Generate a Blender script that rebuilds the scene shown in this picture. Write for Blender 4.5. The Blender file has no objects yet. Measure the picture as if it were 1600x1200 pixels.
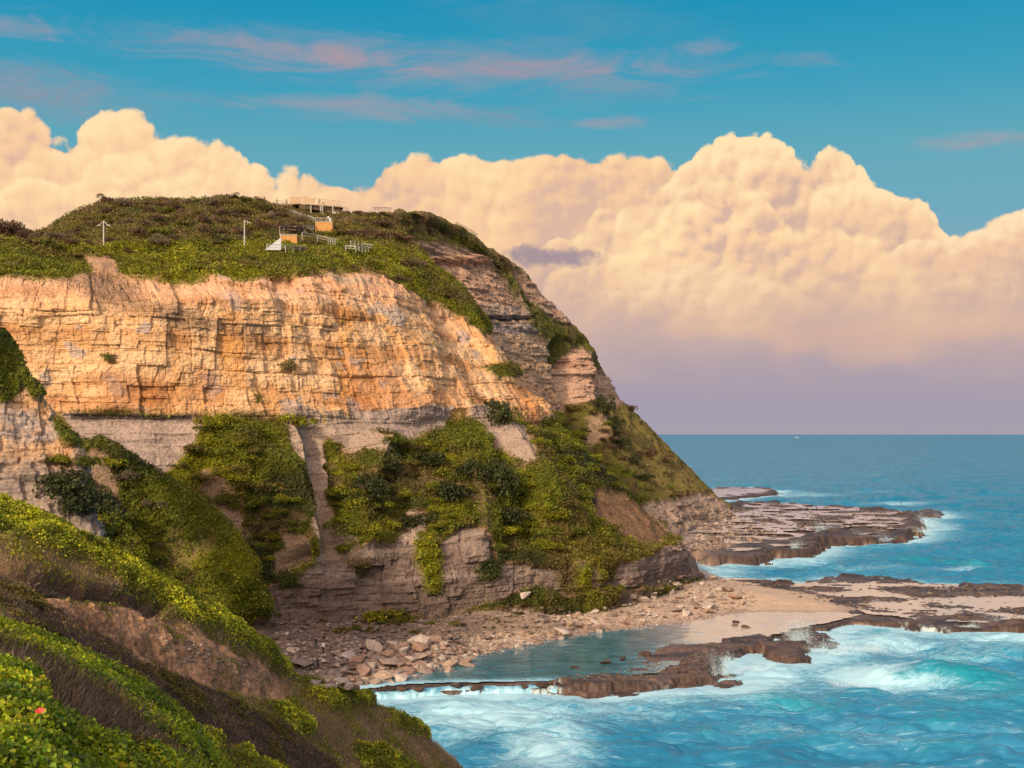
import bpy, math, random
import numpy as np
from mathutils import Vector
random.seed(7)
RNG = np.random.default_rng(11)
SC = bpy.context.scene
COL = SC.collection
# ------------------------------------------------------------------ camera / projection
F = 2000.0; U0 = 800.0; V0 = 678.0; H = 33.0        # photograph pixels, eye 33 m above the sea
cam_d = bpy.data.cameras.new('camera'); cam = bpy.data.objects.new('camera', cam_d); COL.objects.link(cam)
cam.location = (0, 0, H); cam.rotation_euler = (math.radians(90), 0, 0)
cam_d.sensor_width = 36; cam_d.lens = 45.0; cam_d.shift_y = 78/1600
cam_d.clip_start = 0.2; cam_d.clip_end = 200000
SC.camera = cam
SC.view_settings.view_transform = 'Standard'; SC.view_settings.look = 'None'
SC.view_settings.exposure = 0.0; SC.view_settings.gamma = 1.0
SC.cycles.use_denoising = True; SC.cycles.use_adaptive_sampling = True; SC.cycles.adaptive_threshold = .02; SC.cycles.adaptive_min_samples = 12
SC.cycles.max_bounces = 5; SC.cycles.diffuse_bounces = 2; SC.cycles.glossy_bounces = 2
SC.cycles.transparent_max_bounces = 6; SC.cycles.caustics_reflective = False
SC.cycles.sample_clamp_indirect = 4

SUN_AZ = math.radians(-152)     # clockwise from +Y; the sun stands behind and to the left
SUN_EL = math.radians(24)
sd = Vector((math.sin(SUN_AZ)*math.cos(SUN_EL), math.cos(SUN_AZ)*math.cos(SUN_EL), math.sin(SUN_EL)))
sl = bpy.data.lights.new('sun', 'SUN'); sl.energy = 4.2; sl.angle = math.radians(5); sl.color = (1.0, 0.76, 0.50)
so = bpy.data.objects.new('sun', sl); COL.objects.link(so)
so.rotation_euler = sd.to_track_quat('Z', 'Y').to_euler(); so.location = (-60, -60, 120)

# ------------------------------------------------------------------ node helper
class NT:
    dim2 = False
    def __init__(s, tree): s.t = tree; s.n = tree.nodes; s.l = tree.links
    def node(s, typ, **kw):
        nd = s.n.new(typ)
        for k, v in kw.items(): setattr(nd, k, v)
        return nd
    def put(s, sock, v):
        if isinstance(v, bpy.types.NodeSocket): s.l.new(v, sock)
        elif v is not None:
            if sock.type == 'RGBA' and hasattr(v, '__len__') and len(v) == 3: v = tuple(v)+(1,)
            sock.default_value = v
    def m(s, op, a, b=None, c=None, clamp=False):
        nd = s.node('ShaderNodeMath', operation=op, use_clamp=clamp)
        s.put(nd.inputs[0], a)
        if b is not None: s.put(nd.inputs[1], b)
        if c is not None: s.put(nd.inputs[2], c)
        return nd.outputs[0]
    def vm(s, op, a, b=None, sc=None):
        nd = s.node('ShaderNodeVectorMath', operation=op)
        s.put(nd.inputs[0], a)
        if b is not None: s.put(nd.inputs[1], b)
        if sc is not None: s.put(nd.inputs['Scale'], sc)
        return nd.outputs[0]
    def mix(s, f, a, b, blend='MIX'):
        nd = s.node('ShaderNodeMix', data_type='RGBA', blend_type=blend)
        s.put(nd.inputs[0], f); s.put(nd.inputs[6], a); s.put(nd.inputs[7], b)
        return nd.outputs[2]
    def noise(s, vec, scale, detail=4, rough=.5, dist=0, out=0, lac=2.0):
        nd = s.node('ShaderNodeTexNoise')
        if s.dim2: nd.noise_dimensions = '2D'
        s.put(nd.inputs['Vector'], vec); s.put(nd.inputs['Scale'], scale); nd.inputs['Detail'].default_value = detail
        nd.inputs['Roughness'].default_value = rough; nd.inputs['Distortion'].default_value = dist
        nd.inputs['Lacunarity'].default_value = lac
        return nd.outputs[out]
    def vor(s, vec, scale, feature='F1', smooth=.5, detail=0, rough=.5):
        nd = s.node('ShaderNodeTexVoronoi', feature=feature)
        if s.dim2: nd.voronoi_dimensions = '2D'
        s.put(nd.inputs['Vector'], vec); s.put(nd.inputs['Scale'], scale)
        nd.inputs['Detail'].default_value = detail; nd.inputs['Roughness'].default_value = rough
        if feature == 'SMOOTH_F1': nd.inputs['Smoothness'].default_value = smooth
        return nd.outputs['Distance']
    def mr(s, v, a, b, c=0., d=1., smooth=True):
        nd = s.node('ShaderNodeMapRange'); nd.interpolation_type = 'SMOOTHSTEP' if smooth else 'LINEAR'
        s.put(nd.inputs[0], v); s.put(nd.inputs[1], a); s.put(nd.inputs[2], b); s.put(nd.inputs[3], c); s.put(nd.inputs[4], d)
        return nd.outputs[0]
    def ramp(s, f, pts, interp='LINEAR'):
        nd = s.node('ShaderNodeValToRGB'); cr = nd.color_ramp; cr.interpolation = interp
        while len(cr.elements) < len(pts): cr.elements.new(1.0)
        for e, (p, c) in zip(cr.elements, pts): e.position = p; e.color = tuple(c)+(1,)
        s.put(nd.inputs[0], f)
        return nd.outputs[0]

def lin(r, g, b):
    f = lambda c: (c/12.92 if c <= .04045 else ((c+.055)/1.055)**2.4)
    return (f(r/255), f(g/255), f(b/255))

# ------------------------------------------------------------------ world: sky with cumulus banks
def build_world():
    w = bpy.data.worlds.new('World'); SC.world = w; w.use_nodes = True
    T = NT(w.node_tree); w.node_tree.nodes.clear(); T.dim2 = True
    out = T.node('ShaderNodeOutputWorld'); bg = T.node('ShaderNodeBackground')
    T.l.new(bg.outputs[0], out.inputs[0])
    tc = T.node('ShaderNodeTexCoord'); d = tc.outputs['Generated']
    sep = T.node('ShaderNodeSeparateXYZ'); T.put(sep.inputs[0], d); X, Y, Z = sep.outputs
    hor = T.m('SQRT', T.m('ADD', T.m('MULTIPLY', X, X), T.m('MULTIPLY', Y, Y)))
    e = T.m('DIVIDE', Z, T.m('MAXIMUM', hor, .05))       # tangent of the elevation
    th = T.m('ARCTAN2', X, Y)                              # azimuth, 0 straight ahead
    def E(u, v): t = math.atan((u-U0)/F); return t, (V0-v)/F*math.cos(t)
    comb = T.node('ShaderNodeCombineXYZ'); T.put(comb.inputs[0], th); T.put(comb.inputs[1], e); P = comb.outputs[0]
    # domain warp
    wn = T.noise(P, 14, 4, .55, out=1)
    Pw = T.vm('ADD', P, T.vm('SCALE', T.vm('SUBTRACT', wn, (.5, .5, .5)), sc=.022))
    # clear sky
    sky = T.node('ShaderNodeTexSky', sky_type='NISHITA'); sky.sun_disc = False
    sky.sun_elevation = SUN_EL; sky.sun_rotation = SUN_AZ; sky.air_density = 1.2; sky.dust_density = .6; sky.ozone_density = 3
    nis = T.vm('SCALE', sky.outputs[0], sc=.07)
    grad = T.ramp(T.m('MULTIPLY', e, 1.0), [
        (0.0, lin(172, 158, 170)), (.04, lin(170, 158, 172)), (.10, lin(150, 172, 184)), (.16, lin(112, 170, 190)),
        (.215, lin(98, 170, 188)), (.27, lin(56, 160, 190)), (.34, lin(0, 146, 186)), (.7, lin(40, 130, 172)), (1.0, lin(60, 120, 165))])
    base = T.mix(.08, grad, nis)
    # warm glow of the western sky round the sun, behind the camera
    dt = T.node('ShaderNodeVectorMath', operation='DOT_PRODUCT'); T.put(dt.inputs[0], d); T.put(dt.inputs[1], tuple(sd))
    glow = T.m('POWER', T.mr(dt.outputs['Value'], -.2, 1.0, 0, 1), 2.0)
    base = T.vm('ADD', base, T.vm('SCALE', (3.0, 1.9, 1.1), sc=T.m('MULTIPLY', glow, T.mr(Z, -.05, .05))))
    # puff height field
    def puffs(vec, lo):
        a = T.vor(vec, 14, 'F1'); b = T.vor(vec, 34, 'F1'); c_ = T.vor(vec, 82, 'F1'); n = T.noise(vec, 34, 3 if lo else 5, .58)
        s1 = T.m('ADD', T.m('MULTIPLY', T.m('MULTIPLY', a, a), -1.15), T.m('MULTIPLY', T.m('MULTIPLY', b, b), -.72))
        s1 = T.m('ADD', s1, T.m('MULTIPLY', T.m('MULTIPLY', c_, c_), -.34))
        return T.m('ADD', s1, T.m('MULTIPLY', n, .95))
    big0 = T.noise(P, 7, 3, .55)
    sp2 = T.node('ShaderNodeSeparateXYZ'); T.put(sp2.inputs[0], P)
    cx = T.mr(sp2.outputs[0], -.55, .55, 0, 1, smooth=False)
    def layer(col, pts, seed, amp, edge, lit, shade, dark, top_e, low_e, contrast=1.0):
        vec = T.vm('ADD', Pw, (seed*3.1, seed*1.7, 0))
        h0 = puffs(vec, False)
        hL = puffs(T.vm('ADD', vec, (-.0036, .0052, 0)), True)
        fc = T.node('ShaderNodeFloatCurve')
        cm = fc.mapping; cv = cm.curves[0]
        A, B = -.55, .55
        pp = [(lambda t: ((t[0]-A)/(B-A), t[1]/.35))(E(u, v)) for u, v in pts]
        cm.use_clip = False
        cv.points[0].location = (0, pp[0][1]); cv.points[1].location = (1, pp[-1][1])
        for x, y in pp: cv.points.new(x, y)
        cm.update()
        T.put(fc.inputs['Value'], cx)
        top = T.m('MULTIPLY', fc.outputs[0], .35)
        D = T.m('SUBTRACT', top, e)
        Dn = T.m('ADD', D, T.m('MULTIPLY', T.m('SUBTRACT', h0, .22), amp))
        al = T.mr(Dn, 0, edge)
        rel = T.m('MULTIPLY', T.m('MULTIPLY', T.m('SUBTRACT', h0, hL), 1.25*contrast), T.mr(e, .07, top_e-.03, .12, 1.15))
        vert = T.mr(e, low_e, top_e, -.30, .16, False)
        big = T.m('MULTIPLY', T.m('SUBTRACT', big0, .5), 1.5)
        edgeb = T.mr(Dn, 0, .03, .22, 0)
        sh = T.m('ADD', T.m('ADD', T.m('ADD', rel, edgeb), vert), T.m('ADD', big, .52), clamp=True)
        c = T.ramp(sh, [(0, dark), (.42, shade), (.78, lit), (1.0, tuple(min(1.02, x*1.08) for x in lit))])
        return T.mix(al, col, c)
    c = base
    mp = T.node('ShaderNodeMapping'); T.put(mp.inputs['Vector'], P); mp.inputs['Scale'].default_value = (1, 4.5, 1); mp.inputs['Rotation'].default_value = (0, 0, .06)
    sn = T.m('MULTIPLY', T.m('SUBTRACT', T.noise(mp.outputs[0], 10, 7, .66, 1.1), .5), 5.2)
    def streak(c, u, v, a, b, tilt, colr, k):
        t0, e0 = E(u, v)
        dx = T.m('SUBTRACT', th, t0); dy = T.m('SUBTRACT', e, e0)
        dy2 = T.m('SUBTRACT', dy, T.m('MULTIPLY', dx, tilt))
        qa = T.m('DIVIDE', dx, a/F); qb = T.m('DIVIDE', dy2, b*1.25/F)
        q = T.m('ADD', T.m('MULTIPLY', qa, qa), T.m('MULTIPLY', qb, qb))
        al = T.m('MULTIPLY', T.mr(T.m('ADD', sn, T.m('SUBTRACT', 1.0, q)), -1.1, 2.6), k*.72)
        return T.mix(al, c, colr)
    pk = lin(192, 154, 158); pg = lin(140, 152, 168)
    for a in [(660, 100, 460, 30, -.04, lin(168, 152, 164), .8), (490, 84, 190, 12, -.09, pk, .9), (800, 102, 220, 13, -.05, lin(176, 150, 160), .75),
              (80, 146, 190, 30, 0, lin(168, 146, 156), .85), (570, 168, 150, 14, .0, pk, .85), (740, 180, 120, 13, -.05, lin(150, 150, 165), .7),
              (960, 142, 150, 18, .06, pg, .6), (1570, 218, 100, 11, -.03, pk, .75), (950, 192, 45, 8, 0, pk, .7), (1100, 74, 45, 9, 0, pk, .6),
              (1245, 95, 55, 9, 0, pg, .6), (860, 22, 230, 34, -.12, lin(90, 150, 178), .8), (20, 42, 80, 12, 0, pk, .6)]:
        c = streak(c, *a)
    c = layer(c, [(-400, 240), (-200, 190), (0, 172), (50, 178), (95, 208), (130, 180), (160, 165), (210, 166), (250, 182), (290, 207), (350, 224), (420, 247), (490, 266), (540, 278), (572, 282), (605, 250), (640, 236), (700, 234), (760, 228), (830, 234), (930, 238), (1000, 240), (1050, 252), (1120, 280), (1250, 330), (1600, 420)],
              2, .018, .0045, lin(255, 218, 170), lin(248, 204, 160), lin(222, 184, 162), .26, .11, .8)
    c = layer(c, [(700, 520), (800, 440), (860, 372), (905, 337), (960, 297), (1010, 266), (1050, 244), (1100, 220), (1150, 202), (1195, 204), (1235, 224), (1262, 248), (1285, 234), (1325, 232), (1345, 252), (1365, 284), (1400, 296), (1440, 300), (1465, 320), (1490, 348), (1540, 346), (1600, 332), (1800, 300)],
              3, .018, .0034, lin(255, 221, 174), lin(246, 204, 164), lin(212, 178, 162), .24, .10, 1.0)
    c = layer(c, [(1000, 620), (1250, 500), (1330, 430), (1400, 385), (1480, 362), (1540, 340), (1600, 318), (1800, 290)],
              5, .018, .0045, lin(254, 218, 176), lin(242, 200, 164), lin(208, 174, 162), .20, .09, .9)
    # nearer billows standing inside the big towers
    c = layer(c, [(-400, 330), (-60, 300), (0, 268), (60, 250), (110, 262), (150, 224), (205, 222), (250, 262), (300, 292), (380, 300), (450, 330), (560, 380), (1600, 640)],
              7, .022, .010, lin(255, 219, 168), lin(250, 208, 162), lin(226, 186, 160), .22, .10, 1.0)
    c = layer(c, [(760, 520), (860, 420), (920, 372), (980, 352), (1030, 322), (1080, 290), (1125, 262), (1175, 268), (1215, 306), (1260, 340), (1310, 352), (1370, 372), (1430, 420), (1520, 480), (1800, 540)],
              8, .022, .009, lin(255, 220, 172), lin(248, 206, 164), lin(218, 182, 164), .20, .09, 1.1)
    c = layer(c, [(700, 600), (850, 500), (960, 440), (1040, 410), (1120, 398), (1200, 420), (1280, 452), (1360, 462), (1440, 440), (1520, 422), (1600, 410), (1800, 420)],
              9, .024, .018, lin(252, 214, 172), lin(240, 200, 164), lin(214, 180, 164), .15, .07, 1.0)
    # the veil under the bank: clouds melt into mauve air over the sea
    veil = T.mr(T.m('ADD', e, T.m('MULTIPLY', T.m('SUBTRACT', big0, .5), .06)), .03, .15, .97, 0)
    vc = T.ramp(T.m('MULTIPLY', e, 5.0), [(0, lin(166, 158, 174)), (.12, lin(164, 156, 174)), (.3, lin(176, 160, 170)), (.5, lin(198, 170, 164)), (.8, lin(232, 194, 160))])
    pat = T.m('MULTIPLY', T.mr(T.noise(T.vm('MULTIPLY', P, (1, 2.2, 1)), 9, 3, .5), .48, .7, 0, .55), T.mr(e, .03, .07))
    vc = T.mix(pat, vc, lin(220, 180, 158))
    c = T.mix(T.m('MULTIPLY', veil, T.mr(T.m('ABSOLUTE', th), 1.2, 1.6, 1, .5)), c, vc)
    t0, e0 = E(868, 400); qa = T.m('DIVIDE', T.m('SUBTRACT', th, t0), 84/F); qb = T.m('DIVIDE', T.m('SUBTRACT', T.m('SUBTRACT', e, e0), T.m('MULTIPLY', T.m('SUBTRACT', th, t0), -.04)), 20/F)
    q = T.m('SUBTRACT', T.m('ADD', T.m('MULTIPLY', qa, qa), T.m('MULTIPLY', qb, qb)), T.m('MULTIPLY', T.m('SUBTRACT', T.noise(P, 45, 4, .6), .5), 2.4))
    c = T.mix(T.mr(q, .15, 1.15, .88, 0), c, lin(158, 142, 154))
    # below the horizon
    c = T.mix(T.mr(Z, -.02, -.001, 1, 0), c, (.10, .16, .2, 1))
    T.put(bg.inputs[0], c); bg.inputs[1].default_value = 1.0
    # away from the cloud bank ahead the same sky carries plain soft clouds
    bg2 = T.node('ShaderNodeBackground'); mxs = T.node('ShaderNodeMixShader')
    cb = T.ramp(T.m('MULTIPLY', e, 4.0), [(0, lin(168, 156, 166)), (.3, lin(196, 168, 162)), (.6, lin(236, 192, 152)), (1, lin(248, 208, 165))])
    soft = T.mix(T.mr(T.m('ADD', e, T.m('MULTIPLY', big0, .12)), .22, .30, 1, 0), base, cb)
    soft = T.mix(T.mr(Z, -.02, -.001, 1, 0), soft, (.10, .16, .2, 1))
    T.put(bg2.inputs[0], soft)
    win = T.m('MULTIPLY', T.m('LESS_THAN', T.m('ABSOLUTE', th), .56), T.m('MULTIPLY', T.m('LESS_THAN', e, .42), T.m('GREATER_THAN', e, -.03)))
    T.put(mxs.inputs[0], win); T.l.new(bg2.outputs[0], mxs.inputs[1]); T.l.new(bg.outputs[0], mxs.inputs[2]); T.l.new(mxs.outputs[0], out.inputs[0])
    w.cycles.sampling_method = 'MANUAL'; w.cycles.sample_map_resolution = 512
build_world()

# ------------------------------------------------------------------ numeric helpers
def W(u, v, Y): return ((u-U0)/F*Y, Y, H+(V0-v)/F*Y)
def G(u, v, z=0.): Y = (H-z)*F/(v-V0); return ((u-U0)/F*Y, Y, z)
def proj(P): Y = np.maximum(P[..., 1], .5); return U0+F*P[..., 0]/Y, V0-F*(P[..., 2]-H)/Y
def hsh(i, j, k, seed=0):
    h = (i.astype(np.int64)*374761393 + j.astype(np.int64)*668265263 + k.astype(np.int64)*2147483647 + seed*1274126177) & 0xFFFFFFFF
    h = ((h ^ (h >> 13))*1274126177) & 0xFFFFFFFF
    h = ((h ^ (h >> 16))*2246822519) & 0xFFFFFFFF
    return ((h ^ (h >> 15)) & 0xFFFFFF)/float(0xFFFFFF)
def vn(x, y, z, seed=0):
    xi, yi, zi = np.floor(x), np.floor(y), np.floor(z)
    fx, fy, fz = x-xi, y-yi, z-zi
    fx = fx*fx*(3-2*fx); fy = fy*fy*(3-2*fy); fz = fz*fz*(3-2*fz)
    r = 0
    for a in (0, 1):
        wx = fx if a else 1-fx
        for b in (0, 1):
            wy = fy if b else 1-fy
            for c in (0, 1):
                wz = fz if c else 1-fz
                r = r+wx*wy*wz*hsh(xi+a, yi+b, zi+c, seed)
    return r*2-1
def fbm(x, y, z, sc, octv=4, seed=0, gain=.5):
    r = 0; a = 1.; t = 0
    for o in range(octv):
        r = r+a*vn(x/sc+o*17.3, y/sc+o*9.1, z/sc+o*4.7, seed+o); t += a; a *= gain; sc = sc/2.03
    return r/t
def sst(a, b, x): t = np.clip((x-a)/(b-a), 0, 1); return t*t*(3-2*t)
def sdpoly(U, V, poly):
    """signed distance, positive inside"""
    shp = U.shape; U = U.ravel(); V = V.ravel()
    p = np.array(poly, float); d = np.full(U.shape, 1e18); ins = np.zeros(U.shape, bool)
    for i in range(len(p)):
        a = p[i]; b = p[(i+1) % len(p)]; e = b-a
        wx = U-a[0]; wy = V-a[1]; t = np.clip((wx*e[0]+wy*e[1])/(e@e+1e-9), 0, 1)
        dx = wx-e[0]*t; dy = wy-e[1]*t; d = np.minimum(d, dx*dx+dy*dy)
        if a[1] != b[1]:
            c = ((a[1] > V) != (b[1] > V)) & (U < (b[0]-a[0])*(V-a[1])/(b[1]-a[1])+a[0]); ins ^= c
    d = np.sqrt(d); return np.where(ins, d, -d).reshape(shp)
def pm(U, V, poly, soft=6., jit=None):
    """soft polygon mask computed only near the polygon"""
    p = np.array(poly, float); out = np.zeros(U.shape)
    m = 40+soft
    k = (U > p[:, 0].min()-m) & (U < p[:, 0].max()+m) & (V > p[:, 1].min()-m) & (V < p[:, 1].max()+m)
    if not k.any(): return out
    d = sdpoly(U[k], V[k], poly)
    if jit is not None: d = d+jit[k]
    out[k] = sst(-soft, soft, d); return out
def sdline(U, V, pts):
    d = np.full(U.shape, 1e18); tt = np.zeros(U.shape); sgn = np.zeros(U.shape); p = np.array(pts, float); n = len(p)-1
    for i in range(n):
        a = p[i]; b = p[i+1]; e = b-a
        wx = U-a[0]; wy = V-a[1]; t = np.clip((wx*e[0]+wy*e[1])/(e@e+1e-9), 0, 1)
        q = (wx-e[0]*t)**2+(wy-e[1]*t)**2; k = q < d
        d = np.where(k, q, d); tt = np.where(k, (i+t)/n, tt); sgn = np.where(k, np.sign(e[0]*wy-e[1]*wx), sgn)
    return np.sqrt(d), tt, sgn

# ------------------------------------------------------------------ objects and tags
def tag(o, label=None, cat=None, group=None, kind=None):
    if label: o['label'] = label
    if cat: o['category'] = cat
    if group: o['group'] = group
    if kind: o['kind'] = kind
    return o
def empty(name, loc, rz=0, **kw):
    o = bpy.data.objects.new(name, None); COL.objects.link(o); o.location = loc; o.rotation_euler = (0, 0, rz)
    o.empty_display_size = .3
    return tag(o, **kw)
def link(name, me, parent=None, mat=None):
    if mat is not None and not me.materials: me.materials.append(mat)
    o = bpy.data.objects.new(name, me); COL.objects.link(o)
    if parent: o.parent = parent
    return o
def raw_mesh(name, V, Fc, cols=None, attrs=None, smooth=True):
    """V (n,3), Fc (m,k) of one polygon size; cols (n,3)"""
    me = bpy.data.meshes.new(name); V = np.asarray(V, np.float32); Fc = np.asarray(Fc, np.int32)
    m, k = Fc.shape
    me.vertices.add(len(V)); me.vertices.foreach_set('co', V.ravel())
    me.loops.add(m*k); me.loops.foreach_set('vertex_index', Fc.ravel())
    me.polygons.add(m); me.polygons.foreach_set('loop_start', np.arange(0, m*k, k, dtype=np.int32))
    me.polygons.foreach_set('loop_total', np.full(m, k, np.int32))
    me.polygons.foreach_set('use_smooth', np.full(m, smooth, bool))
    me.update(calc_edges=True)
    if cols is not None:
        a = me.color_attributes.new('Col', 'FLOAT_COLOR', 'POINT')
        c4 = np.ones((len(V), 4), np.float32); c4[:, :3] = np.clip(cols, 0, 1); a.data.foreach_set('color', c4.ravel())
    for n, arr in (attrs or {}).items():
        a = me.attributes.new(n, 'FLOAT', 'POINT'); a.data.foreach_set('value', np.asarray(arr, np.float32).ravel())
    return me
def grid_faces(R, C, keep=None):
    i = np.arange(R-1)[:, None]*C+np.arange(C-1)[None]
    f = np.stack([i, i+1, i+1+C, i+C], -1)
    if keep is not None: f = f[keep]
    return f.reshape(-1, 4)
def compact(V, Fc, *arrs):
    used = np.zeros(len(V), bool); used[Fc.ravel()] = True
    mp = np.cumsum(used)-1
    return (V[used], mp[Fc])+tuple(a[used] for a in arrs)
def normals(P):
    du = np.gradient(P, axis=1); dv = np.gradient(P, axis=0)
    n = np.cross(du, dv); l = np.linalg.norm(n, axis=-1, keepdims=True); return n/np.maximum(l, 1e-9)
def catmull(pts, t):
    pts = np.asarray(pts, float); n = len(pts)
    i = np.clip(np.floor(t).astype(int), 0, n-2); f = (t-i)[:, None]
    ex = np.vstack([2*pts[0]-pts[1], pts, 2*pts[-1]-pts[-2]])
    a, b, c, d = ex[i], ex[i+1], ex[i+2], ex[i+3]
    return .5*((2*b)+(c-a)*f+(2*a-5*b+4*c-d)*f**2+(-a+3*b-3*c+d)*f**3)
def patch(rails, rows, ncol, smooth=5, wts=None):
    """rails: list of lists of world points with equal length; rows: number of rows per band"""
    n = len(rails[0]); R = [np.array(r, float) for r in rails]
    if wts is None:
        seg = np.zeros(n-1)
        for r in R:
            u, v = proj(r); seg += np.hypot(np.diff(u), np.diff(v))
        seg = np.minimum(seg/len(R), 260)+8
    else: seg = np.array(wts, float)
    cum = np.concatenate([[0], np.cumsum(seg)]); cum = cum/cum[-1]
    t = np.interp(np.linspace(0, 1, ncol), cum, np.arange(n))
    L = [catmull(r, t) for r in R]
    out = []
    for k in range(len(L)-1):
        m = rows[k]
        for a in range(m): out.append(L[k]+(L[k+1]-L[k])*(a/m))
    out.append(L[-1]); P = np.array(out)
    if smooth:
        ker = np.hanning(2*smooth+3)[1:-1]; ker /= ker.sum(); pad = np.pad(P, ((smooth, smooth), (0, 0), (0, 0)), 'edge')
        Q = sum(ker[i]*pad[i:i+len(P)] for i in range(2*smooth+1)); P = Q
    return P

# depth lookup so that things can be stood on the terrain
BW, BH = 1000, 700
ZB = np.full((BH, BW), 1e9); PB = np.zeros((BH, BW, 3)); VB = np.ones((BH, BW))
def reg(P, veg=None):
    U, V = proj(P); iu = ((U+200)/2).astype(int); iv = (V/2).astype(int)
    k = (iu >= 0) & (iu < BW) & (iv >= 0) & (iv < BH) & (P[..., 1] > 1)
    iu, iv, Q = iu[k], iv[k], P[k]; vv = veg[k] if veg is not None else np.ones(len(Q))
    o = np.argsort(-Q[:, 1]); iu, iv, Q, vv = iu[o], iv[o], Q[o], vv[o]
    cur = ZB[iv, iu]; m = Q[:, 1] < cur
    ZB[iv[m], iu[m]] = Q[m, 1]; PB[iv[m], iu[m]] = Q[m]; VB[iv[m], iu[m]] = vv[m]
def hit(u, v, tries=14):
    iu = int((u+200)/2); iv = int(v/2)
    best = None
    for r in range(tries):
        for dv in range(-r, r+1):
            for du in (range(-r, r+1) if abs(dv) == r else (-r, r)):
                a, b = iv+dv, iu+du
                if 0 <= a < BH and 0 <= b < BW and ZB[a, b] < 1e8: return Vector(PB[a, b])
    return None

# ------------------------------------------------------------------ materials
def rock_mat(name, bump=.35, fine=2.2, rough=.9, spec=.2):
    m = bpy.data.materials.new(name); m.use_nodes = True; T = NT(m.node_tree)
    b = T.n['Principled BSDF']; at = T.node('ShaderNodeVertexColor', layer_name='Col')
    tc = T.node('ShaderNodeNewGeometry'); p = tc.outputs['Position']
    pz = T.vm('MULTIPLY', p, (1, 1, 1.5))
    n1 = T.noise(pz, fine, 6, .65); n2 = T.noise(p, fine*.22, 4, .6)
    k = T.m('ADD', T.mr(n1, .25, .75, .62, 1.36, False), T.m('MULTIPLY', T.m('SUBTRACT', n2, .5), .5))
    c = T.mix(1.0, at.outputs[0], k, 'MULTIPLY')
    T.put(b.inputs['Base Color'], c); b.inputs['Roughness'].default_value = rough; b.inputs['Specular IOR Level'].default_value = spec
    bp = T.node('ShaderNodeBump'); bp.inputs['Strength'].default_value = 1; bp.inputs['Distance'].default_value = bump
    T.put(bp.inputs['Height'], T.m('ADD', n1, T.m('MULTIPLY', T.vor(pz, fine*.5, 'F1'), .6))); T.put(b.inputs['Normal'], bp.outputs[0])
    return m
def leaf_mat(name, transl=.25, rough=.55, spec=.3, var=.35, clear=0):
    m = bpy.data.materials.new(name); m.use_nodes = True; T = NT(m.node_tree)
    b = T.n['Principled BSDF']; at = T.node('ShaderNodeVertexColor', layer_name='Col')
    g = T.node('ShaderNodeNewGeometry')
    n = T.noise(g.outputs['Position'], .35, 3, .6)
    oi = T.node('ShaderNodeObjectInfo')
    k = T.m('ADD', T.mr(n, .3, .7, 1-var, 1+var, False), T.m('MULTIPLY', T.m('SUBTRACT', oi.outputs['Random'], .5), .35))
    c = T.mix(1.0, at.outputs[0], k, 'MULTIPLY')
    T.put(b.inputs['Base Color'], c); b.inputs['Roughness'].default_value = rough; b.inputs['Specular IOR Level'].default_value = spec
    if transl > 0:
        tr = T.node('ShaderNodeBsdfTranslucent'); T.put(tr.inputs[0], c)
        mx = T.node('ShaderNodeMixShader'); mx.inputs[0].default_value = transl
        T.l.new(b.outputs[0], mx.inputs[1]); T.l.new(tr.outputs[0], mx.inputs[2]); T.l.new(mx.outputs[0], T.n['Material Output'].inputs[0])
        if clear:
            tp = T.node('ShaderNodeBsdfTransparent'); m3 = T.node('ShaderNodeMixShader'); m3.inputs[0].default_value = clear
            T.l.new(mx.outputs[0], m3.inputs[1]); T.l.new(tp.outputs[0], m3.inputs[2]); T.l.new(m3.outputs[0], T.n['Material Output'].inputs[0])
    return m
def paint(name, col, rough=.6, metal=0., grain=.25, scale=6.):
    m = bpy.data.materials.new(name); m.use_nodes = True; T = NT(m.node_tree); b = T.n['Principled BSDF']
    tc = T.node('ShaderNodeTexCoord'); n = T.noise(tc.outputs['Object'], scale, 5, .6)
    T.put(b.inputs['Base Color'], T.mix(1.0, tuple(col)+(1,), T.mr(n, .2, .8, 1-grain, 1+grain, False), 'MULTIPLY'))
    b.inputs['Roughness'].default_value = rough; b.inputs['Metallic'].default_value = metal
    return m
M_CLIFF = rock_mat('sandstone'); M_PLAT = rock_mat('wet_rock', .12, 2.5, .55, .5); M_BOULD = rock_mat('boulder_stone', .08, 2.4)
M_EARTH = rock_mat('earth', .12, 3.0)
M_LEAF = leaf_mat('foliage'); M_LEAFN = leaf_mat('fleshy_leaves', .3, .45, .28, .25)

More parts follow.
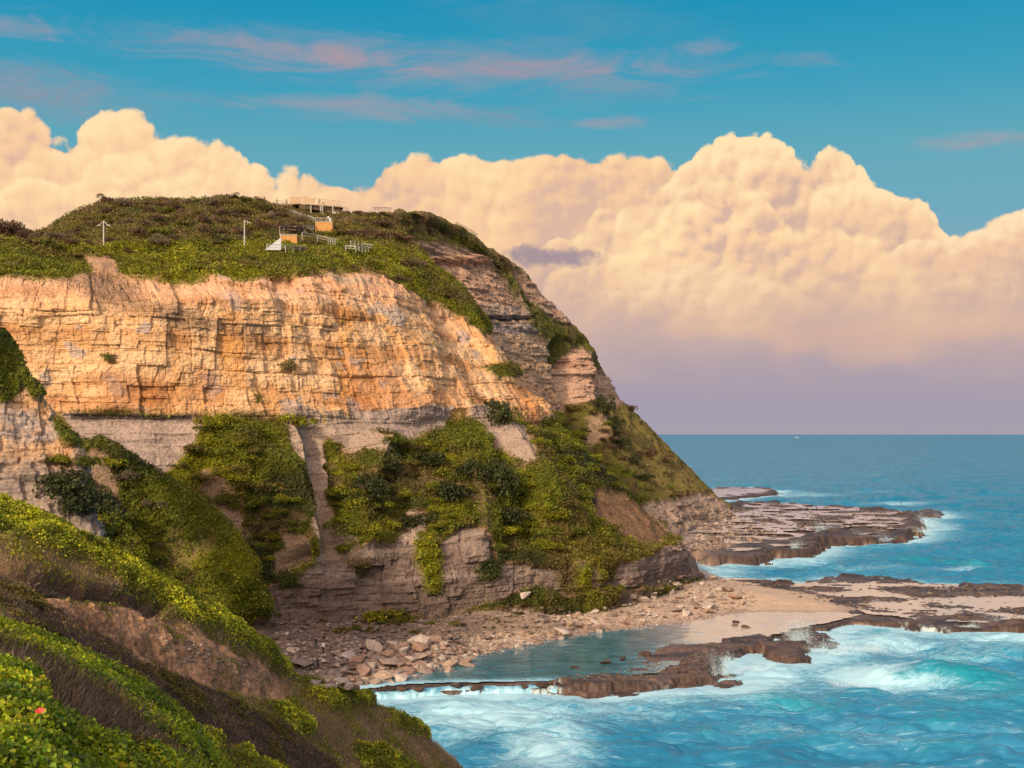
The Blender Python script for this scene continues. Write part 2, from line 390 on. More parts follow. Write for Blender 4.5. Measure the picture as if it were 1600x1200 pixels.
# ------------------------------------------------------------------ scatter of leaves and blades
LQ = {}
def leaves(pos, nrm, size, col, kind='leaf', up=.5, aspect=.62):
    """pos (n,3), nrm (n,3), size (n,), col (n,3) -> verts, faces, colours"""
    n = len(pos)
    a = RNG.normal(size=(n, 3)); a /= np.linalg.norm(a, axis=1, keepdims=True)
    if kind == 'leaf':
        f = a+nrm*up*1.4; f /= np.linalg.norm(f, axis=1, keepdims=True)     # face normal
        t = np.cross(f, RNG.normal(size=(n, 3))); t /= np.maximum(np.linalg.norm(t, axis=1, keepdims=True), 1e-6)
        b = np.cross(f, t); s = size[:, None]; w = s*aspect
        V = np.stack([pos-t*s*.5, pos+b*w*.5+f*s*.08, pos+t*s*.55, pos-b*w*.5+f*s*.08], 1)
        Fc = np.arange(n*4).reshape(n, 4); C = np.repeat(col, 4, axis=0)
        return V.reshape(-1, 3), Fc, C
    if kind == 'round':      # near leaves: six points, folded
        f = a+nrm*up*1.4; f /= np.linalg.norm(f, axis=1, keepdims=True)
        t = np.cross(f, RNG.normal(size=(n, 3))); t /= np.maximum(np.linalg.norm(t, axis=1, keepdims=True), 1e-6)
        b = np.cross(f, t); s = size[:, None]
        o = [(-.5, 0, 0), (-.2, .26, .05), (.2, .34, .08), (.5, .0, .06), (.2, -.34, .08), (-.2, -.26, .05)]
        V = np.stack([pos+t*s*x+b*s*y+f*s*z for x, y, z in o], 1)
        Fc = np.stack([np.stack([np.arange(n)*6+q for q in (0, 1, 2, 3)], 1), np.stack([np.arange(n)*6+q for q in (0, 3, 4, 5)], 1)], 1).reshape(-1, 4)
        C = np.repeat(col, 6, axis=0)*np.tile(np.array([.8, .95, 1.05, 1.15, 1.05, .95]), n)[:, None]
        return V.reshape(-1, 3), Fc, C
    # blade
    d = a*.75+nrm*up*.7+np.array([0, 0, .8]); d /= np.linalg.norm(d, axis=1, keepdims=True)
    sd_ = np.cross(d, RNG.normal(size=(n, 3))); sd_ /= np.maximum(np.linalg.norm(sd_, axis=1, keepdims=True), 1e-6)
    s = size[:, None]; w = s*aspect*.5
    bend = RNG.normal(size=(n, 3))*.14
    V = np.stack([pos-sd_*w, pos+sd_*w, pos+(d*.6+bend*.4)*s+sd_*w*.7, pos+(d+bend)*s], 1)
    Fc = np.arange(n*4).reshape(n, 4); C = np.repeat(col, 4, axis=0)
    return V.reshape(-1, 3), Fc, C
def sample(P, N, w, n):
    """n random points on grid P by weight; returns pos, nrm, flat cell index"""
    e1 = P[:-1, 1:]-P[:-1, :-1]; e2 = P[1:, :-1]-P[:-1, :-1]
    ar = np.linalg.norm(np.cross(e1, e2), axis=-1)*w[:-1, :-1]
    c = np.cumsum(ar.ravel())
    if c[-1] <= 0: return None
    idx = np.searchsorted(c, RNG.random(n)*c[-1]); i, j = np.divmod(np.minimum(idx, ar.size-1), ar.shape[1])
    a = RNG.random(n)[:, None]; b = RNG.random(n)[:, None]
    p = P[i, j]+e1[i, j]*a+e2[i, j]*b
    return p, N[i, j], i, j
class Cover:
    def __init__(s): s.V = []; s.F = []; s.C = []; s.n = 0
    def add(s, V, Fc, C): s.V.append(V); s.F.append(Fc+s.n); s.C.append(C); s.n += len(V)
    def build(s, name, mat, label, cat='plants'):
        me = raw_mesh(name, np.concatenate(s.V), np.concatenate(s.F), np.concatenate(s.C), smooth=False)
        o = link(name, me, None, mat); tag(o, label, cat, kind='stuff'); return o
def jitcol(base, n, h=.18, v=.3):
    base = np.asarray(base, float)
    if base.ndim == 1: base = np.tile(base, (n, 1))
    k = np.exp(RNG.normal(size=(n, 1))*v); hue = 1+RNG.normal(size=(n, 3))*h*np.array([1, .5, .6])
    return np.clip(base*k*hue, .002, .9)

# palette (real-world base colours)
GRN = np.array([.195, .205, .010]); GRN2 = np.array([.105, .122, .010]); DKG = np.array([.036, .046, .012]); OLV = np.array([.110, .096, .020])
BRN = np.array([.135, .095, .048]); TWG = np.array([.10, .075, .065]); DRY = np.array([.20, .145, .075]); GREY = np.array([.17, .15, .11])

# ------------------------------------------------------------------ rock relief
def blocks(s, z, seed=0, scales=((7.5, 4.6, .85), (3.0, 3.2, .62), (1.3, 1.7, .36), (.55, 1.0, .18)), dip=.012):
    """stepped, jointed sandstone beds: s along the face, z up -> outward offset and crack mask"""
    zz = np.zeros_like(s)
    off = np.zeros_like(s); crack = np.zeros_like(s); tone = np.zeros_like(s)
    z0 = z+s*dip+fbm(s, zz, z, 22, 3, seed+5)*1.0
    for q, (th, wd, am) in enumerate(scales):
        zq = z0/th+.35*vn(zz, zz+q, z0/th*.7, seed+11)
        k = np.floor(zq); fz = zq-k
        w = wd*(.6+.9*hsh(k, k*0, k*0+q, seed+3))
        sw = s+fbm(s, zz, z, wd*1.6, 2, seed+7+q)*wd*.38+hsh(k, k*0+3, k*0+q, seed+4)*100
        c = np.floor(sw/w); fs = sw/w-c
        h1 = hsh(k, c, k*0+q, seed+1); h2 = hsh(k, k*0, k*0+q, seed+2)
        off += (h1-.5)*am*1.05+(h2-.5)*am*.42
        ez = np.minimum(fz, 1-fz)*th; es = np.minimum(fs, 1-fs)*w
        bm = sst(-.05, .45, fbm(s, zz, k*3.1, 9, 2, seed+31))
        cr = np.maximum((1-ez/(.08+th*.03))*bm, .85*(1-es/(.08+wd*.02))*(hsh(c, k, k*0+q, seed+9) > .35)); cr = np.clip(cr, 0, 1)
        off -= cr*am*.32
        crack = np.maximum(crack, cr*(.6 if q >= 2 else 1)); tone += (h1-.5)*(1, .8, .5, .3)[min(q, 3)]
    off += fbm(s, zz, z, 1.2, 3, seed+21)*.22+fbm(s, zz, z, 14, 3, seed+22)*1.6
    return off, crack, tone
def canopy(P, seed, s1=3.2, a1=1.0, s2=1.0, a2=.35):
    x, y, z = P[..., 0], P[..., 1], P[..., 2]
    b1 = 1-np.abs(fbm(x, y, z, s1*1.6, 2, seed)); b2 = 1-np.abs(fbm(x, y, z, s2*1.6, 2, seed+5))
    return (b1-.62)*a1*2.2+(b2-.62)*a2*2.2
def mixc(C, m, c):
    c = np.asarray(c, float)
    return C*(1-m[..., None])+(c if c.ndim > 1 else c[None, None])*m[..., None]
def strata_color(s, z, tone, seed, cols, th):
    """soft beds of different stone"""
    zz = np.zeros_like(s); zw = z+s*.012+fbm(s, zz, z, 25, 3, seed)*1.2
    k = vn(zz, zz, zw/th, seed+1)*.5+.5; k2 = fbm(s, zz, z*1.6, 9, 4, seed+2)*.5+.5
    t = np.clip(k*.55+k2*.6+tone*.16-.1, 0, .999)*(len(cols)-1); i = np.floor(t).astype(int); f = (t-i)[..., None]
    cc = np.array(cols, float); return cc[i]*(1-f)+cc[np.minimum(i+1, len(cols)-1)]*f

COVER = Cover()
def cover_on(P, N, weight, palette_fn, n, size=(.25, .55), lift=(0, .5), kind='leaf', up=.5, aspect=.7, cover=None):
    U, V = proj(P); w = weight*((U > -160) & (U < 1760) & (V > 200) & (V < 1330))
    r = sample(P, N, w, n)
    if r is None: return
    p, nr, i, j = r
    p = p+nr*(lift[0]+RNG.random((n, 1))*(lift[1]-lift[0]))
    sz = size[0]+(size[1]-size[0])*RNG.random(n)**1.5
    c = palette_fn(p, i, j)
    (cover or COVER).add(*leaves(p, nr, sz, c, kind, up, aspect))

# =================================================================== MAIN HEADLAND
def headland_main():
    def zr(u, z, Y): return ((u-U0)/F*Y, Y, z)
    u_ = [-700, -350, -60, 60, 180, 300, 420, 540, 660, 780, 880]
    # rails from foot to behind the ridge; the next to last column is the nose seen in outline
    R = []
    R.append([zr(-700, -3, 120), zr(-350, -3, 150), zr(-60, -3, 172), zr(60, -3, 180), zr(180, -3, 186), zr(300, -3, 190), zr(420, -3, 196), zr(540, -3, 202), zr(660, -3, 208), zr(780, -3, 214), zr(880, -3, 219), zr(985, -3, 230), zr(1080, -3, 262), zr(1060, -3, 320), zr(960, -3, 370)])
    R.append([zr(-700, 4, 122), zr(-350, 4, 152), zr(-60, 4, 175), zr(60, 4, 183), zr(180, 4, 188), zr(300, 4, 193), W(420, 980, 199), W(540, 966, 205), W(660, 958, 210), W(780, 950, 217), W(880, 940, 222), W(985, 925, 232), W(1078, 892, 266), zr(1050, 4, 320), zr(950, 4, 370)])
    R.append([W(-700, 950, 124), W(-350, 930, 154), W(-60, 915, 177), W(60, 910, 185), W(180, 905, 190), W(300, 905, 196), W(420, 905, 202), W(540, 884, 208), W(660, 852, 213), W(780, 874, 220), W(880, 884, 225), W(985, 878, 235), W(1066, 858, 268), W(1035, 860, 322), W(940, 860, 372)])
    R.append([W(-700, 800, 140), W(-350, 790, 170), W(-60, 790, 190), W(60, 790, 195), W(180, 785, 200), W(300, 785, 205), W(420, 785, 211), W(540, 780, 217), W(660, 770, 223), W(770, 770, 230), W(860, 775, 237), W(930, 785, 246), W(995, 790, 272), W(960, 800, 322), W(880, 800, 370)])
    R.append([W(-700, 650, 160), W(-350, 645, 192), W(-60, 645, 207), W(60, 655, 210), W(180, 657, 212), W(290, 660, 215), W(390, 658, 219), W(490, 655, 225), W(590, 662, 232), W(670, 665, 241), W(740, 660, 251), W(800, 668, 261), W(850, 658, 284), W(835, 665, 320), W(780, 680, 360)])
    R.append([W(-700, 480, 162), W(-350, 475, 194), W(-60, 476, 209), W(60, 482, 212), W(170, 482, 214), W(280, 470, 217), W(370, 465, 222), W(450, 464, 230), W(530, 470, 240), W(610, 490, 251), W(690, 530, 264), W(745, 560, 275), W(795, 575, 291), W(780, 590, 325), W(730, 620, 360)])
    R.append([W(-700, 440, 166), W(-350, 438, 198), W(-60, 436, 214), W(60, 444, 219), W(160, 440, 224), W(260, 444, 228), W(350, 438, 234), W(430, 432, 242), W(510, 428, 252), W(580, 444, 262), W(640, 462, 274), W(700, 492, 285), W(762, 520, 296), W(760, 540, 330), W(710, 570, 362)])
    R.append([W(-700, 395, 190), W(-350, 393, 220), W(-60, 391, 236), W(60, 388, 242), W(160, 384, 247), W(250, 384, 252), W(330, 388, 258), W(410, 396, 266), W(490, 400, 274), W(550, 400, 284), W(610, 402, 296), W(665, 425, 306), W(745, 492, 306), W(745, 520, 335), W(700, 550, 365)])
    R.append([W(-700, 382, 220), W(-350, 380, 250), W(-60, 379, 270), W(60, 376, 285), W(150, 357, 300), W(240, 352, 305), W(320, 355, 308), W(400, 360, 310), W(470, 365, 314), W(530, 370, 320), W(580, 376, 326), W(630, 390, 332), W(705, 442, 326), W(705, 475, 345), W(680, 510, 370)])
    R.append([W(-700, 378, 260), W(-350, 376, 285), W(-60, 377, 300), W(60, 374, 312), W(132, 336, 330), W(200, 321, 345), W(300, 318, 350), W(400, 320, 350), W(460, 333, 351), W(520, 338, 353), W(565, 343, 358), W(610, 356, 364), W(650, 402, 356), W(655, 440, 362), W(660, 480, 380)])
    R.append([W(-700, 392, 330), W(-350, 392, 345), W(-60, 392, 370), W(60, 392, 380), W(132, 376, 390), W(200, 352, 400), W(300, 350, 405), W(400, 350, 405), W(460, 358, 405), W(520, 360, 408), W(565, 368, 410), W(610, 380, 412), W(640, 420, 405), W(645, 460, 400), W(650, 500, 400)])
    P = patch(R, [8, 90, 120, 160, 250, 70, 60, 60, 80, 12], 1250, smooth=4,
              wts=[90, 160, 130, 130, 120, 120, 120, 120, 110, 100, 90, 90, 50, 25])
    U, V = proj(P); N = normals(P)
    x, y, z = P[..., 0], P[..., 1], P[..., 2]
    s = np.cumsum(np.concatenate([[0], np.linalg.norm(np.diff(P[350, :, :2], axis=0), axis=1)]))[None, :]+0*z
    J = fbm(x, y, z, 7, 4, 31)*16; J2 = fbm(x, y, z, 2.4, 3, 37)*7; JJ = J+J2
    # --- where things grow
    tal = sst(640, 668, V+fbm(x, y, z, 16, 3, 40)*16)            # below the orange face
    tal = tal*(V < 1400)
    rim = sst(-5, 6, sdpoly(U, V, [(-900, 446), (0, 438), (60, 446), (110, 440), (150, 428), (200, 434), (260, 444), (330, 438), (400, 441), (470, 436), (520, 424), (560, 430), (600, 445), (640, 458), (690, 482), (735, 512), (775, 525), (800, 480), (800, 250), (-900, 250)])+JJ*.45)
    nose = sst(-3, 3, sdpoly(U, V, [(-900, 200), (2000, 200), (2000, 500), (760, 500), (-900, 500)]))
    veg = np.maximum(tal, rim)
    rockp = [
        ([(100, 648), (300, 650), (318, 668), (300, 700), (255, 738), (232, 765), (205, 745), (150, 705), (125, 690)], 'shale'),
        ([(440, 640), (500, 645), (512, 700), (520, 745), (516, 775), (520, 800), (548, 832), (560, 870), (575, 905), (490, 885), (478, 840), (476, 780), (458, 715), (445, 680)], 'chute'),
        ([(500, 640), (560, 650), (602, 700), (595, 716), (548, 706), (520, 690)], 'chute'),
        ([(545, 640), (700, 640), (690, 672), (640, 688), (600, 690), (565, 668)], 'shale'),
        ([(722, 630), (770, 640), (800, 700), (815, 735), (803, 752), (776, 715), (738, 690)], 'chute'),
        ([(800, 620), (850, 630), (845, 668), (812, 672)], 'rust'),
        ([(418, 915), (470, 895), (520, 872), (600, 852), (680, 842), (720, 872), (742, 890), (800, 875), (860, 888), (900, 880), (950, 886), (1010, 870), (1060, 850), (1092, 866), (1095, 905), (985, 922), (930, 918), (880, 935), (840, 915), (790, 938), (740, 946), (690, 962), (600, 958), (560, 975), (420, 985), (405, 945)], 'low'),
        ([(690, 850), (720, 820), (760, 850), (775, 880), (740, 900)], 'low'),
        ([(620, 845), (640, 800), (655, 802), (660, 850)], 'chute'),
        ([(955, 715), (985, 740), (1000, 765), (975, 760)], 'bare'),
        ([(343, 788), (372, 788), (376, 830), (360, 868), (336, 850)], 'bare'),
        ([(310, 735), (340, 738), (352, 775), (335, 790), (318, 765)], 'bare'),
        ([(128, 725), (165, 735), (175, 800), (158, 808), (135, 770)], 'bare'),
        ([(898, 762), (960, 768), (1010, 800), (1050, 838), (1010, 850), (960, 838), (925, 808)], 'earth'),
        ([(430, 840), (470, 850), (480, 880), (430, 900)], 'bare'),
    ]
    kinds = {k: np.zeros(U.shape) for k in ('shale', 'chute', 'rust', 'low', 'bare', 'earth')}
    for poly, k in rockp:
        m = pm(U, V, poly, 4, JJ*(1.15 if k in ('chute', 'bare') else .6)); kinds[k] = np.maximum(kinds[k], m); veg = veg*(1-m)
    footz = sst(-5, 5, V-(966-(U-640).clip(0, 600)*.13)+JJ*.4)*(U > 380)*(U < 1100)
    pt = np.maximum(pm(U, V, [(550, 940), (640, 940), (650, 990), (560, 995)], 8, JJ), pm(U, V, [(810, 925), (870, 915), (960, 925), (960, 960), (840, 965)], 8, JJ))
    pt = np.maximum(pt, pm(U, V, [(1010, 900), (1080, 895), (1085, 915), (1020, 925)], 8, JJ)); veg = veg*(1-footz*(1-pt))
    for poly in [[(650, 845), (680, 850), (684, 925), (668, 930), (655, 890)], [(862, 880), (915, 880), (920, 925), (895, 935), (870, 915)], [(420, 900), (455, 895), (470, 915), (440, 925)], [(745, 880), (775, 878), (770, 905), (750, 905)], [(930, 880), (965, 876), (960, 905), (935, 905)], [(545, 880), (575, 880), (565, 905)]]:
        veg = np.maximum(veg, pm(U, V, poly, 6, JJ*.8))
    # scattered bare spots in the talus and small tufts on the face
    sp = sst(.34, .5, fbm(x, y, z, 9, 4, 55)); veg = veg*(1-.45*sp*tal)
    tuft = sst(.56, .66, fbm(x, y, z*1.5, 4.5, 4, 61))*sst(470, 520, V)*(V < 640)
    for poly in [[(435, 568), (455, 562), (460, 575), (440, 580)], [(755, 575), (800, 570), (815, 585), (770, 595)], [(160, 555), (180, 556), (172, 566)], [(395, 615), (410, 617), (402, 630)]]:
        tuft = np.maximum(tuft, pm(U, V, poly, 3, JJ*.3))
    veg = np.maximum(veg, tuft*.9)
    # --- ribs and gullies of the talus
    def rib(pts, wl, wr, amp):
        d, t, sg = sdline(U, V, pts); w = np.where(sg > 0, wl, wr)
        return amp*np.clip(1-d/w, 0, 1)**1.1*sst(0, .12, t+.05)*(1-sst(.93, 1.04, t)*.8)
    ribs = rib([(140, 712), (190, 745), (260, 790), (320, 840), (360, 900), (405, 975)], 95, 26, 11) \
        + rib([(60, 740), (110, 775), (160, 820), (210, 870)], 70, 22, 7) \
        + rib([(335, 650), (380, 700), (440, 745), (470, 800), (490, 870)], 85, 30, 8) \
        + rib([(440, 650), (465, 700), (470, 745)], 40, 16, 3.5) \
        + rib([(600, 680), (580, 740), (560, 800), (585, 860)], 50, 40, 4) \
        + rib([(750, 640), (790, 700), (840, 780), (880, 850)], 60, 60, 5) \
        + rib([(700, 690), (740, 770), (740, 850)], 45, 45, 3.5) \
        - rib([(480, 660), (495, 740), (490, 800), (520, 870)], 44, 38, 2.6) \
        - rib([(640, 830), (600, 760), (620, 700)], 26, 26, 2.0) \
        - rib([(760, 690), (800, 760), (830, 860)], 20, 20, 3)
    ribs = ribs*sst(640, 690, V)*sst(0, 60, 1000-V)
    face = (1-tal)*(1-rim)
    # the brow between vertical face and the weathered top; the face overhangs the shale a little
    over = sst(600, 650, V)*(1-sst(652, 672, V))*1.6
    over = over-2.2*sst(648, 664, V)*(1-sst(664, 730, V))*(U < 330)
    bl, cr, tone = blocks(s, z, 3)
    bl2, cr2, tone2 = blocks(s, z, 9, ((2.6, 5, .9), (1.0, 2.2, .45), (.45, 1.2, .22)))
    bs, crs, tns = blocks(s, z, 15, ((1.2, 9, .35), (.5, 4, .22)))
    fine = fbm(x, y, z, 3, 4, 77)
    low = kinds['low']; shale = np.maximum(kinds['shale'], kinds['chute'])
    disp = face*(bl*(.6+.5*sst(860, 740, U)))+kinds['rust']*bl+low*bl2*1.2+shale*bs+ribs
    disp += (kinds['bare']+kinds['earth'])*fine*.8+footz*(1-low)*(bl2*.9+fine*.6)
    disp += veg*canopy(P, 91, 4.5, 1.5, 1.5, .5)+((V < 380) & (U < 640))*veg*canopy(P, 95, 6, 1.3, 2.2, .5)*.6
    disp += sst(430, 520, V)*face*over*.8
    # columns/buttresses of the face
    disp += face*(fbm(s, 0*s, z*.12, 11, 3, 99)*2.2)*sst(860, 740, U)
    # irregular top scree
    scree = pm(U, V, [(70, 430), (180, 425), (240, 470), (330, 500), (420, 520), (380, 530), (260, 500), (190, 490), (110, 460)], 12, JJ)*face
    hor = N.copy(); hor[..., 2] *= np.where(V > 400, .35, 1); hor /= np.linalg.norm(hor, axis=-1, keepdims=True)
    if (N[300, 600] @ np.array([0, -1, 0.])) < 0: N = -N; hor = -hor
    P2 = P+hor*disp[..., None]
    # --- colours
    C = strata_color(s, z, tone, 5, [(.36, .18, .08), (.54, .31, .15), (.66, .43, .24), (.70, .49, .30), (.62, .38, .19), (.58, .40, .26)], 2.2)
    st = sst(.12, .45, fbm(s, 0*s, z*.28, 4.5, 4, 71)); C = mixc(C, st*.55*face, (.56, .27, .07))
    gry = sst(.40, .52, fbm(s, 0*s, z*1.3, 5.5, 3, 72)); C = mixc(C, gry*.7, (.36, .33, .33))
    red = sst(.1, .5, fbm(s, 0*s, z*2, 12, 4, 73)+sst(560, 640, V)*.5-.15)*(V > 540); C = mixc(C, red*.5, (.36, .14, .055))
    C = mixc(C, sst(445, 520, 520-V+425)*.0*face, (.6, .4, .3))
    topb = sst(0, 60, 500-V-(U-600).clip(0, 200)*(-.35)); C = mixc(C, np.clip(topb, 0, 1)*.55*face, (.55, .31, .21))
    C = mixc(C, scree*.7, (.22, .15, .11))
    C = mixc(C, cr*.18*face, (.24, .11, .05))
    cs = strata_color(s, z, tns, 25, [(.16, .125, .115), (.30, .245, .225), (.36, .29, .26), (.27, .20, .17)], 1.1)
    C = mixc(C, kinds['shale'], cs)
    cc = strata_color(s, z, tns, 27, [(.20, .15, .13), (.30, .235, .20), (.36, .285, .24), (.25, .185, .155)], 1.0); C = mixc(C, kinds['chute'], cc)
    cl = strata_color(s, z, tone2, 29, [(.085, .064, .060), (.18, .138, .124), (.27, .215, .19), (.14, .108, .098), (.21, .16, .142)], 2.0)  # lower beds painted darker, standing in for shade low on the cliff
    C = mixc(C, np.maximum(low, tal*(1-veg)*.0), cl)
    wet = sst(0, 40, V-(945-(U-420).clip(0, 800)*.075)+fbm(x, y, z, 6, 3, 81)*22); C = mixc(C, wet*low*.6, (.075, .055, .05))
    C = mixc(C, kinds['bare'], (.24, .175, .13)); C = mixc(C, kinds['earth'], (.26, .155, .09))
    bareT = np.clip(tal*sp*1.1, 0, 1)*(1-low-shale).clip(0, 1); C = mixc(C, bareT*.8, (.15, .11, .075))
    coal = pm(U, V, [(896, 762), (930, 766), (935, 790), (915, 800), (900, 785)], 4, JJ*.2); C = mixc(C, coal, (.03, .025, .028))
    coal2 = pm(U, V, [(110, 645), (300, 650), (300, 657), (110, 656)], 2); C = mixc(C, coal2*.8, (.05, .04, .04))
    # the plants' ground colour
    gz = fbm(x, y, z, 11, 4, 101)
    vg = mixc(np.tile(GRN2, U.shape+(1,)), sst(-.1, .35, gz), GRN*.9); vg = mixc(vg, sst(.0, .35, fbm(x, y, z, 6, 4, 103)), OLV*.8); vg = mixc(vg, sst(.1, .4, fbm(x, y, z, 8, 4, 105))*.8, BRN*.8+OLV*.2); vg = mixc(vg, sst(.05, .4, fbm(x, y, z, 13, 4, 106))*tal, DKG)
    hill = sst(6, -6, V-384+(U-400).clip(0, 400)*.0)*(U < 640); hill = ((V < 386+JJ*.3) & (U < 600)).astype(float)
    hill = np.maximum(hill, pm(U, V, [(520, 300), (700, 300), (700, 400), (640, 398), (600, 384), (560, 384), (500, 380)], 8, JJ*.5))
    hc = mixc(np.tile(OLV*1.15, U.shape+(1,)), sst(0, .5, gz), BRN*1.1); hc = mixc(hc, sst(.15, .4, fbm(x, y, z, 8, 4, 104)), (.07, .08, .02))
    vg = mixc(vg, hill, hc)
    vg = mixc(vg, rim*(1-hill)*sst(-.3, .3, fbm(x, y, z, 5, 3, 107))*.7, GRN*.95)
    low_t = pm(U, V, [(820, 800), (960, 850), (1060, 840), (1080, 870), (900, 880), (850, 870)], 14, JJ); vg = mixc(vg, low_t*.7, (.16, .13, .03))
    C = mixc(C, footz*(1-low), mixc(np.tile(np.array([.21, .155, .12]), U.shape+(1,)), sst(-.2, .3, fine), (.09, .07, .062)))
    C = mixc(C, veg, vg*.75)
    path = pm(U, V, [(505, 428), (560, 434), (600, 452), (560, 446), (520, 440)], 3, JJ*.2); C = mixc(C, path*.8, (.45, .35, .25))
    hole = pm(U, V, [(135, 408), (172, 405), (190, 432), (150, 438)], 4, JJ*.3); C = mixc(C, hole, (.34, .22, .14)); veg = veg*(1-hole)
    foot = sst(0, 6, V-968+(U-420).clip(0, 900)*.06)*(1-low); 
    keepc = grid_faces(*P.shape[:2])
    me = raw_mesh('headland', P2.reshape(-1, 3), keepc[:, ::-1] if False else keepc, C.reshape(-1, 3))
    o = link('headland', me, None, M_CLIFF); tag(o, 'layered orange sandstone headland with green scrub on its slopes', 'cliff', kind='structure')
    reg(P2, veg)
    Nn = normals(P2)
    if (Nn[300, 600] @ np.array([0, -1, 0.])) < 0: Nn = -Nn
    Nn = Nn*.5+N*.5
    def pal(p, i, j):
        b = vg[i, j]; n = len(p)
        return jitcol(b*1.25, n, .11, .25)
    vis = (V < 1010)*(1-hill)
    cover_on(P2, Nn, veg*vis, pal, 380000, (.2, .55), (-.15, .8), up=.55)
    cover_on(P2, Nn, veg*hill, pal, 150000, (.22, .6), (-.1, .8), up=.5)
    # sparse dry tufts where veg is thin
    th = tal*(1-veg)*(1-low)*(1-shale*.8)
    cover_on(P2, Nn, th+scree*.8+foot*.0, lambda p, i, j: jitcol(DRY*.7, len(p), .2, .35), 26000, (.2, .5), (0, .2), 'blade', .5, .25)
    return dict(P=P2, N=Nn, U=U, V=V, veg=veg, hill=hill)
HL = headland_main()

# =================================================================== FAR HEADLAND
def headland_far():
    def zr(u, z, Y): return ((u-U0)/F*Y, Y, z)
    R = [
        [zr(700, -3, 300), zr(860, -3, 290), zr(960, -3, 312), zr(1022, -3, 345), zr(1062, -3, 385), zr(1105, -3, 432), zr(1146, -3, 490), zr(1130, -3, 560), zr(1000, -3, 640)],
        [zr(690, 3, 302), zr(850, 3, 292), zr(955, 3, 316), zr(1018, 3, 350), zr(1056, 3, 390), zr(1098, 3, 436), W(1137, 803, 486), zr(1120, 3, 560), zr(990, 3, 640)],
        [W(680, 800, 330), W(820, 800, 330), W(910, 800, 345), W(980, 806, 370), W(1030, 790, 405), W(1070, 775, 445), W(1108, 772, 490), W(1095, 780, 560), W(970, 780, 640)],
        [W(640, 720, 350), W(740, 720, 355), W(830, 722, 368), W(905, 722, 392), W(960, 715, 425), W(1005, 708, 458), W(1042, 704, 492), W(1030, 715, 555), W(930, 720, 640)],
        [W(600, 640, 370), W(690, 640, 372), W(770, 640, 384), W(830, 640, 402), W(885, 638, 428), W(930, 632, 458), W(966, 626, 488), W(955, 640, 550), W(870, 660, 640)],
        [W(570, 520, 372), W(640, 520, 376), W(705, 520, 388), W(765, 520, 402), W(820, 522, 424), W(868, 526, 448), W(908, 528, 474), W(898, 545, 535), W(830, 570, 630)],
        [W(560, 420, 372), W(600, 415, 376), W(640, 405, 384), W(690, 408, 398), W(735, 412, 414), W(775, 420, 434), W(815, 428, 452), W(805, 450, 510), W(760, 480, 600)],
        [W(540, 372, 360), W(565, 368, 364), W(600, 366, 372), W(635, 366, 384), W(665, 366, 398), W(688, 362, 410), W(712, 356, 420), W(705, 380, 470), W(680, 420, 560)],
        [W(520, 345, 352), W(545, 345, 356), W(570, 343, 362), W(592, 338, 370), W(612, 334, 378), W(630, 332, 386), W(648, 333, 394), W(640, 360, 440), W(620, 400, 520)],
        [W(520, 360, 400), W(545, 360, 400), W(570, 358, 404), W(592, 356, 410), W(612, 352, 418), W(630, 350, 426), W(640, 352, 430), W(630, 380, 460), W(610, 410, 530)]]
    P = patch(R, [6, 60, 80, 80, 130, 110, 70, 30, 8], 620, smooth=4, wts=[40, 70, 110, 110, 100, 90, 40, 20])
    U, V = proj(P); N = normals(P)
    if (N[200, 300] @ np.array([0, -1, 0.])) < 0: N = -N
    x, y, z = P[..., 0], P[..., 1], P[..., 2]
    s = np.cumsum(np.concatenate([[0], np.linalg.norm(np.diff(P[300, :, :2], axis=0), axis=1)]))[None, :]+0*z
    JJ = fbm(x, y, z, 10, 4, 131)*12+fbm(x, y, z, 3, 3, 137)*5
    veg = np.ones(U.shape)
    upper = pm(U, V, [(560, 380), (640, 378), (700, 382), (745, 398), (770, 420), (800, 455), (830, 500), (700, 560), (600, 460)], 4, JJ*.6)
    mid = pm(U, V, [(700, 480), (820, 498), (845, 530), (868, 560), (880, 590), (878, 625), (840, 650), (700, 640)], 4, JJ*.5)
    right = pm(U, V, [(872, 575), (890, 545), (905, 548), (950, 590), (975, 632), (930, 640), (895, 632), (878, 650), (862, 640)], 4, JJ*.5)
    edge = pm(U, V, [(795, 412), (830, 440), (880, 485), (895, 510), (860, 500), (835, 478), (805, 440)], 4, JJ*.4)
    small = pm(U, V, [(912, 655), (935, 660), (942, 690), (925, 690)], 3, JJ*.3)
    low = pm(U, V, [(1000, 792), (1050, 782), (1100, 770), (1150, 800), (1150, 830), (1060, 860), (1040, 830), (1040, 815), (1000, 815)], 4, JJ*.4)
    low2 = pm(U, V, [(985, 820), (1020, 812), (1060, 850), (1000, 850)], 4, JJ*.4)
    left2 = pm(U, V, [(820, 640), (860, 650), (870, 690), (850, 700)], 5, JJ*.4)
    rock = np.max([upper, mid, right, edge, small*.5, low, low2, left2], axis=0); veg = 1-rock
    bl, cr, tone = blocks(s, z, 43, ((3.2, 9, 1.3), (1.3, 3.5, .8), (.6, 1.6, .35)))
    disp = rock*bl*1.3+veg*canopy(P, 143, 5, 1.5, 1.8, .6)
    d, t, sg = sdline(U, V, [(870, 540), (882, 600), (900, 660), (960, 740)]); disp -= 5*np.clip(1-d/16, 0, 1)*np.where(V > 520, 1, 0)
    d, t, sg = sdline(U, V, [(905, 560), (915, 640), (940, 680)]); disp += 4*np.clip(1-d/22, 0, 1)
    ledge = pm(U, V, [(640, 400), (760, 402), (775, 415), (700, 412), (650, 410)], 4, JJ*.2); disp += ledge*1.6
    hor = N.copy(); hor[..., 2] *= np.where(rock > .5, .4, 1); hor /= np.linalg.norm(hor, axis=-1, keepdims=True)
    P2 = P+hor*disp[..., None]
